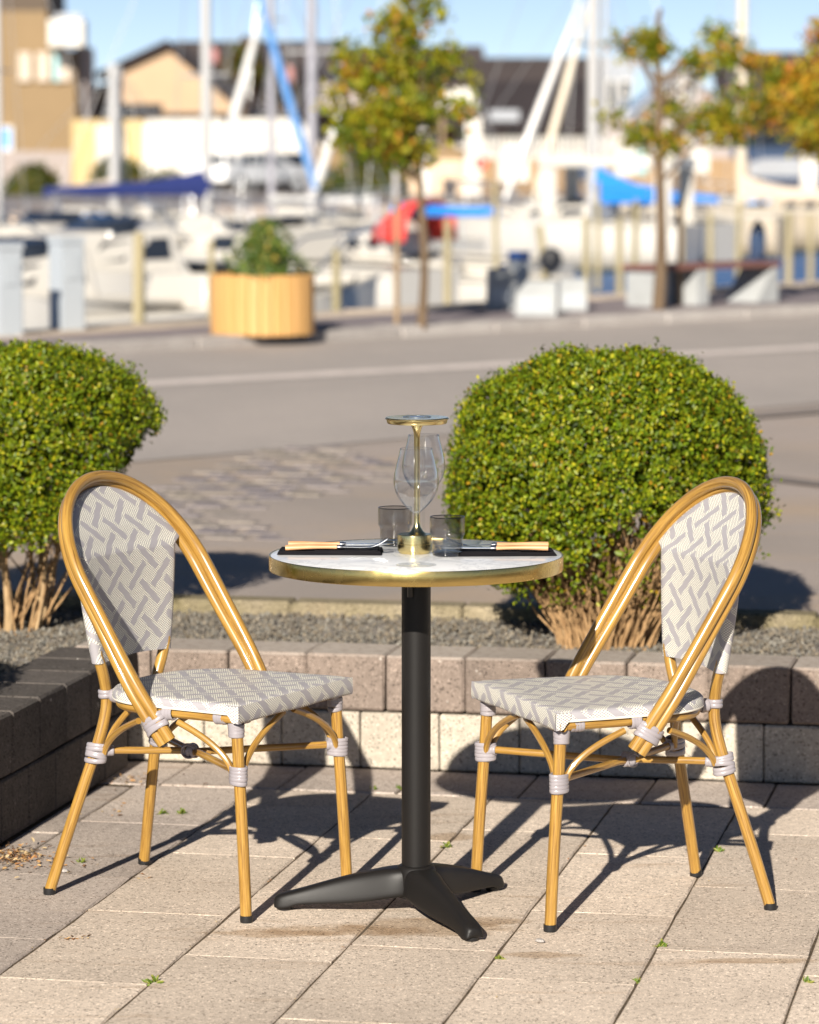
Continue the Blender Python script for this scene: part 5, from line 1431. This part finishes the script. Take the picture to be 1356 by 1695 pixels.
# ochre yard wall with white gate
e = empty('yard_wall'); tag(e, 'ochre yard wall with a white gate panel, below the peach building', 'wall'); D = 138
bld(120, 238, 198, 285, D, .4, 'yellowwall', e); bld(160, 206, 207, 262, D-.2, .15, 'whitewall', e, 'gate')
# white tents / covered boats on the hard
for (x0, x1, y0, y1, D, lab) in ((236, 385, 197, 300, 134, 'large white boat shed cover, left one behind the harbour'), (386, 512, 196, 290, 132, 'large white boat shed cover, right one behind the parked cars')):
    e = empty('boat_shelter'); tag(e, lab, 'shelter'); x0_, x1_ = W(x0, 0, D).x, W(x1, 0, D).x; z1 = W(0, y0, D).z
    m = MB(); r_ = .5; prism(m, [(x0_, .25), (x1_, .25), (x1_, z1-r_), (x1_-r_, z1), (x0_+r_*.4, z1), (x0_, z1-r_*.4)], D, D+5); m.build('cover', M['whitewall'], e)
    for k in range(4): m = MB(); xx = x0_+(x1_-x0_)*(k+.5)/4; m.box(xx-.05, xx+.05, D-.06, D-.01, .25, z1-.1); m.build('rib', M['gelcoat'], e)
# long dark roofed warehouse
e = empty('warehouse'); tag(e, 'long warehouse with dark roof stretching across behind the masts', 'building'); D = 175
bld(330, 800, 150, 262, D, 20, 'brownwall', e); 
def roofslab(px0, px1, ptop, pmid, pbot, D, parent):
    for (pt, pb2, dd, mt) in ((ptop, pmid, 5, 'midroof'), (pmid, pbot, 0, 'darkroof')):
        a0 = W(px0, pb2, D+dd); a1 = W(px1, pt, D+dd+5); m = MB(); z0_, z1_ = a0.z, W(px0, pt, D+dd+5).z
        m.add([(a0.x, D+dd, z0_), (a1.x, D+dd, z0_), (a1.x, D+dd+5, z1_), (a0.x, D+dd+5, z1_), (a0.x, D+dd, z0_-.3), (a1.x, D+dd, z0_-.3), (a1.x, D+dd+5, z1_-.3), (a0.x, D+dd+5, z1_-.3)], [(0,1,2,3), (7,6,5,4), (0,4,5,1), (1,5,6,2), (2,6,7,3), (3,7,4,0)], smooth=False); m.build('roof', M[mt], parent)
roofslab(280, 560, 68, 108, 180, D-3, e); roofslab(560, 800, 76, 120, 200, D-2, e)
for x in range(350, 780, 45): win(x, x+22, 205, 245, D-.2, e, 'whitewall', 'window', 1)
bld(530, 600, 138, 186, D-8, 4, 'greywall', e, 'annex')
e = empty('warehouse'); tag(e, 'long low warehouse with weathered dark roof, right of the middle tree', 'building'); D = 168
bld(790, 1010, 205, 262, D, 14, 'greywall', e); roofslab(785, 1015, 95, 133, 206, D-2, e)
for x in range(800, 1000, 40): win(x, x+20, 214, 245, D-.2, e, 'whitewall', 'window', 1)
bld(810, 860, 182, 200, D-4, .2, 'cargrey', e, 'sign_board')
e = empty('warehouse'); tag(e, 'dark roofed building behind the tree at the upper right edge', 'building'); D = 172
bld(1200, 1420, 180, 262, D, 14, 'carblue', e); roofslab(1195, 1425, 86, 120, 200, D-2, e)
# grey gabled house with white dormers
e = empty('gabled_house'); tag(e, 'pale grey boarded house with steep gable and white windows behind the right hand tree', 'building'); D = 155
m = MB(); prism(m, [(PZ(1000, 0, D)[0], .25), (PZ(1212, 0, D)[0], .25), PZ(1212, 190, D), PZ(1130, 112, D), PZ(1046, 190, D), PZ(1000, 190, D)], D, D+9); m.build('wall', M['greywall'], e)
m = MB()
for pa, pb2 in (((1130, 106), (1222, 196)), ((1130, 106), (1032, 198))):
    x0, z0 = PZ(*pa, D); x1, z1 = PZ(*pb2, D); prism(m, [(x0, z0), (x0, z0-.25), (x1, z1-.25), (x1, z1)], D-.5, D+9)
prism(m, [PZ(996, 92, D), PZ(1060, 92, D), PZ(1040, 190, D), PZ(996, 190, D)], D+.5, D+9); m.build('roof', M['cargrey'], e)
for x0, x1, y0, y1, mu in ((1004, 1020, 132, 180, 0), (1026, 1044, 132, 160, 0), (1088, 1104, 118, 165, 0), (1107, 1130, 114, 170, 1), (1135, 1152, 116, 165, 0), (1100, 1118, 205, 240, 0), (1150, 1168, 205, 240, 0)): win(x0, x1, y0, y1, D-.1, e, 'whitewall', 'window', mu)
# white fence / benches and brown low wall at right centre
e = empty('picket_fence'); tag(e, 'white picket fence along the far promenade, below the dark roofs', 'fence'); D = 128; pm2 = None
for k in range(36):
    x = W(792+k*8.8, 0, D).x; z1 = W(0, 226, D).z
    if pm2 is None:
        m = MB(); m.box(-.055, .055, 0, .03, .9, z1); o = m.build('picket', M['whitewall'], e); pm2 = o.data; o.location = (x, D, 0)
    else: o = bpy.data.objects.new('picket', pm2); link(o, e); o.location = (x, D, 0)
m = MB(); m.box(W(790, 0, D).x, W(1106, 0, D).x, D+.04, D+.08, 1.4, 1.55); m.build('rail', M['whitewall'], e)
e = empty('timber_wall'); tag(e, 'low brown timber wall under the white picket fence', 'wall'); bld(780, 1240, 262, 292, 126, .3, 'fencewood', e, 'boarding'); bld(680, 792, 264, 280, 122, .5, 'timberquay', e, 'bench_wall')
for (px, w_, y0, y1, D, lab) in ((704, 18, 218, 272, 118, 'white promenade pillar right behind the middle tree'), (784, 26, 196, 258, 120, 'white promenade pillar left of the picket fence'), (1340, 26, 258, 312, 110, 'pale pillar at the right edge')):
    e = empty('pillar'); tag(e, lab, 'pillar'); bld(px-w_/2, px+w_/2, y0, y1, D, .4, 'whitewall', e, 'shaft'); bld(px-w_/2-2, px+w_/2+2, y0-4, y0-.5, D-.05, .5, 'whitewall', e, 'cap')
# parasol-like white kiosk, sails behind the masts
for (x0, x1, y0, y1, D, mt, lab) in ((722, 788, 146, 182, 140, 'whitewall', 'white rounded kiosk roof glimpsed behind the middle tree'), (826, 876, 240, 300, 112, 'whitewall', 'white covered boat on land, below the slanted sails'), (1018, 1054, 246, 290, 112, 'whitewall', 'white covered trailer left of the right hand tree'), (1056, 1072, 250, 288, 111, 'teal', 'teal covered dinghy standing beside a white trailer'), (1096, 1126, 250, 284, 112, 'whitewall', 'small white covered boat right of the teal one'), (1134, 1174, 244, 286, 114, 'whitewall', 'white covered boat right of the right hand tree'), (945, 975, 262, 300, 108, 'carblue', 'dark blue covered dinghy near the foot of the tall mast'), (1240, 1356, 262, 292, 116, 'cargrey', 'long grey covered shape at the right above the beige sail cover')):
    e = empty('covered_boat'); tag(e, lab, 'covered boat'); a = W(x0, y1, D); c_ = W(x1, y0, D); wd = c_.x-a.x; h = c_.z-a.z
    m = MB(); prism(m, [(a.x, a.z), (c_.x, a.z), (c_.x, a.z+h*.7), (c_.x-wd*.2, c_.z), (a.x+wd*.2, c_.z), (a.x, a.z+h*.7)], D, D+2.5); m.build('cover', M[mt], e)
    m = MB(); m.box(a.x+wd*.1, a.x+wd*.2, D+.4, D+.6, .25, a.z); m.box(c_.x-wd*.2, c_.x-wd*.1, D+.4, D+.6, .25, a.z); m.build('trestle', M['stake'], e)
# life buoy, red
b = W(796, 270, 118); m = MB(); m.tube([(math.cos(a_)*.17, 0, math.sin(a_)*.17) for a_ in [k*6.2832/16 for k in range(16)]], .07, 8, closed=True, caps=False); o = m.build('lifebuoy', M['red'], None, b); tag(o, 'red lifebuoy on the far promenade left of the picket fence', 'lifebuoy')
# pennants / flags red
for px, py, D in ((362, 98, 120), (488, 128, 120), (206, 345, 80)):
    b = W(px, py, D); e = empty('flag', b); tag(e, {362: 'small faded red flag right of the tall white mast', 488: 'small faded red flag right of the blue furled sail', 206: 'small red flag on the boat behind the left cruiser'}[px], 'flag')
    m = MB(); m.tube([(-.25, 0, -1.6), (-.25, 0, .5)], .02, 6); m.build('pole', M['alu'], e); m = MB(); m.add([(-.25, 0, .45), (-.02, .06, .3), (.0, -.02, -.2), (-.25, 0, -.1)], [(0, 1, 2, 3)]); o = m.build('cloth', M['redfade'], e); so = o.modifiers.new('s', 'SOLIDIFY'); so.thickness = .01
# hedges
def hedge(label, px0, px1, ptop, D, seed, n=3500):
    global rng
    rng = np.random.default_rng(seed); x0 = W(px0, 0, D).x; x1 = W(px1, 0, D).x; z1 = W(0, ptop, D).z; nb = max(2, int((x1-x0)/1.2))
    cx = np.linspace(x0, x1, nb); k = rng.choice(nb, n); d = rng.normal(0, 1, (n, 3)); d /= np.linalg.norm(d, axis=1)[:, None]; r_ = rng.random(n)**.33
    hh = (z1-.25)*(.7+.3*np.sin(np.arange(nb)*2.1+seed)**2); P = np.stack([cx[k]+d[:, 0]*r_*1.0, D+d[:, 1]*r_*.8, .25+np.abs(d[:, 2])*r_*hh[k]], 1)
    cols = np.array([(.07, .10, .02), (.12, .14, .03), (.05, .075, .02), (.20, .16, .05)])
    me = leaf_cloud(P, d, rng.uniform(.12, .24, n), cols[rng.choice(4, n)], 'foliage', M['treeleaf'], asp=.7); e = empty('hedge'); tag(e, label, 'hedge'); o = bpy.data.objects.new('foliage', me); link(o, e); o['kind'] = 'stuff'
    m = MB(); [m.tube([(c, D, .2), (c, D, z1*.6)], .03, 6) for c in cx]; m.build('stems', M['bark'], e)
hedge('olive green hedge in front of the brown tower and ochre wall', 52, 190, 248, 118, 41); hedge('olive green hedge under the white boat shed cover', 215, 275, 264, 117, 42, 1500)
hedge('dark bush below the middle tree on the far promenade', 575, 628, 266, 119, 43, 1400)
def bigtree(label, px, ptop, pw, D, cols, seed, n=3500):
    s = FPX/D; tree('park_tree', label, px, 0, D, 10, [(px, ptop+pw*.5, pw*.5, pw*.5, 1.0), (px-pw*.25, ptop+pw*.85, pw*.4, pw*.35, .8), (px+pw*.25, ptop+pw*.95, pw*.4, pw*.4, .8)], n, cols, seed, 3.2, .22, group='trees beyond the harbour')
bigtree('dark green and brown tree right of the peach gable', 408, 62, 62, 150, [(.06, .09, .02), (.14, .12, .03), (.20, .11, .04)], 51)
bigtree('reddish brown tree beside the blue furled sail', 460, 100, 60, 152, [(.14, .09, .04), (.10, .09, .03), (.22, .12, .05)], 52)
# ---- cars on the far quay
def car(label, px, D, rz, paint, L_=4.3):
    x = (px-678)*D/FPX; c = empty('parked_car', (x, D, .25), rz); tag(c, label, 'car', 'cars parked across the harbour')
    pr = [(-2.1, .35), (-2.15, .75), (-1.95, 1.0), (-1.5, 1.42), (-.6, 1.50), (.35, 1.45), (1.0, .98), (1.85, .82), (2.12, .62), (2.12, .35)]
    m = MB(); prism(m, pr, -.85, .85); o = m.build('body', M[paint], c); bv = o.modifiers.new('b', 'BEVEL'); bv.width = .08; bv.segments = 2
    for sg in (-1, 1):
        m = MB(); prism(m, [(-1.45, 1.02), (-1.2, 1.36), (-.55, 1.42), (-.5, 1.02)], sg*.852, sg*.862); m.build('window', M['window'], c)
        m = MB(); prism(m, [(-.4, 1.02), (-.4, 1.42), (.30, 1.38), (.85, 1.0)], sg*.852, sg*.862); m.build('window', M['window'], c)
        for wx in (-1.35, 1.35):
            m = MB(); m.tube([(wx, sg*.70, .32), (wx, sg*.88, .32)], .33, 18); wo_ = m.build('wheel', M['tyre'], c); m = MB(); m.tube([(wx, sg*.885, .32), (wx, sg*.895, .32)], .19, 14); m.build('rim', M['cargrey'], wo_)
        m = MB(); m.box(2.08, 2.14, sg*.6-.16, sg*.6+.16, .62, .76); m.build('headlight', M['lamp'], c)
    m = MB(); m.add([(.42, -.70, 1.44), (1.02, -.74, 1.01), (1.02, .74, 1.01), (.42, .70, 1.44)], [(0, 1, 2, 3)]); o = m.build('windscreen', M['window'], c); o.location.z = .02; o.location.x = .03
car('white parked car across the harbour, below the slanted white sail', 408, 133, R(-25), 'carwhite'); car('silver parked car behind the blue furled sail', 470, 130, R(-35), 'cargrey'); car('dark blue parked car beside the silver one', 455, 140, R(-20), 'carblue')
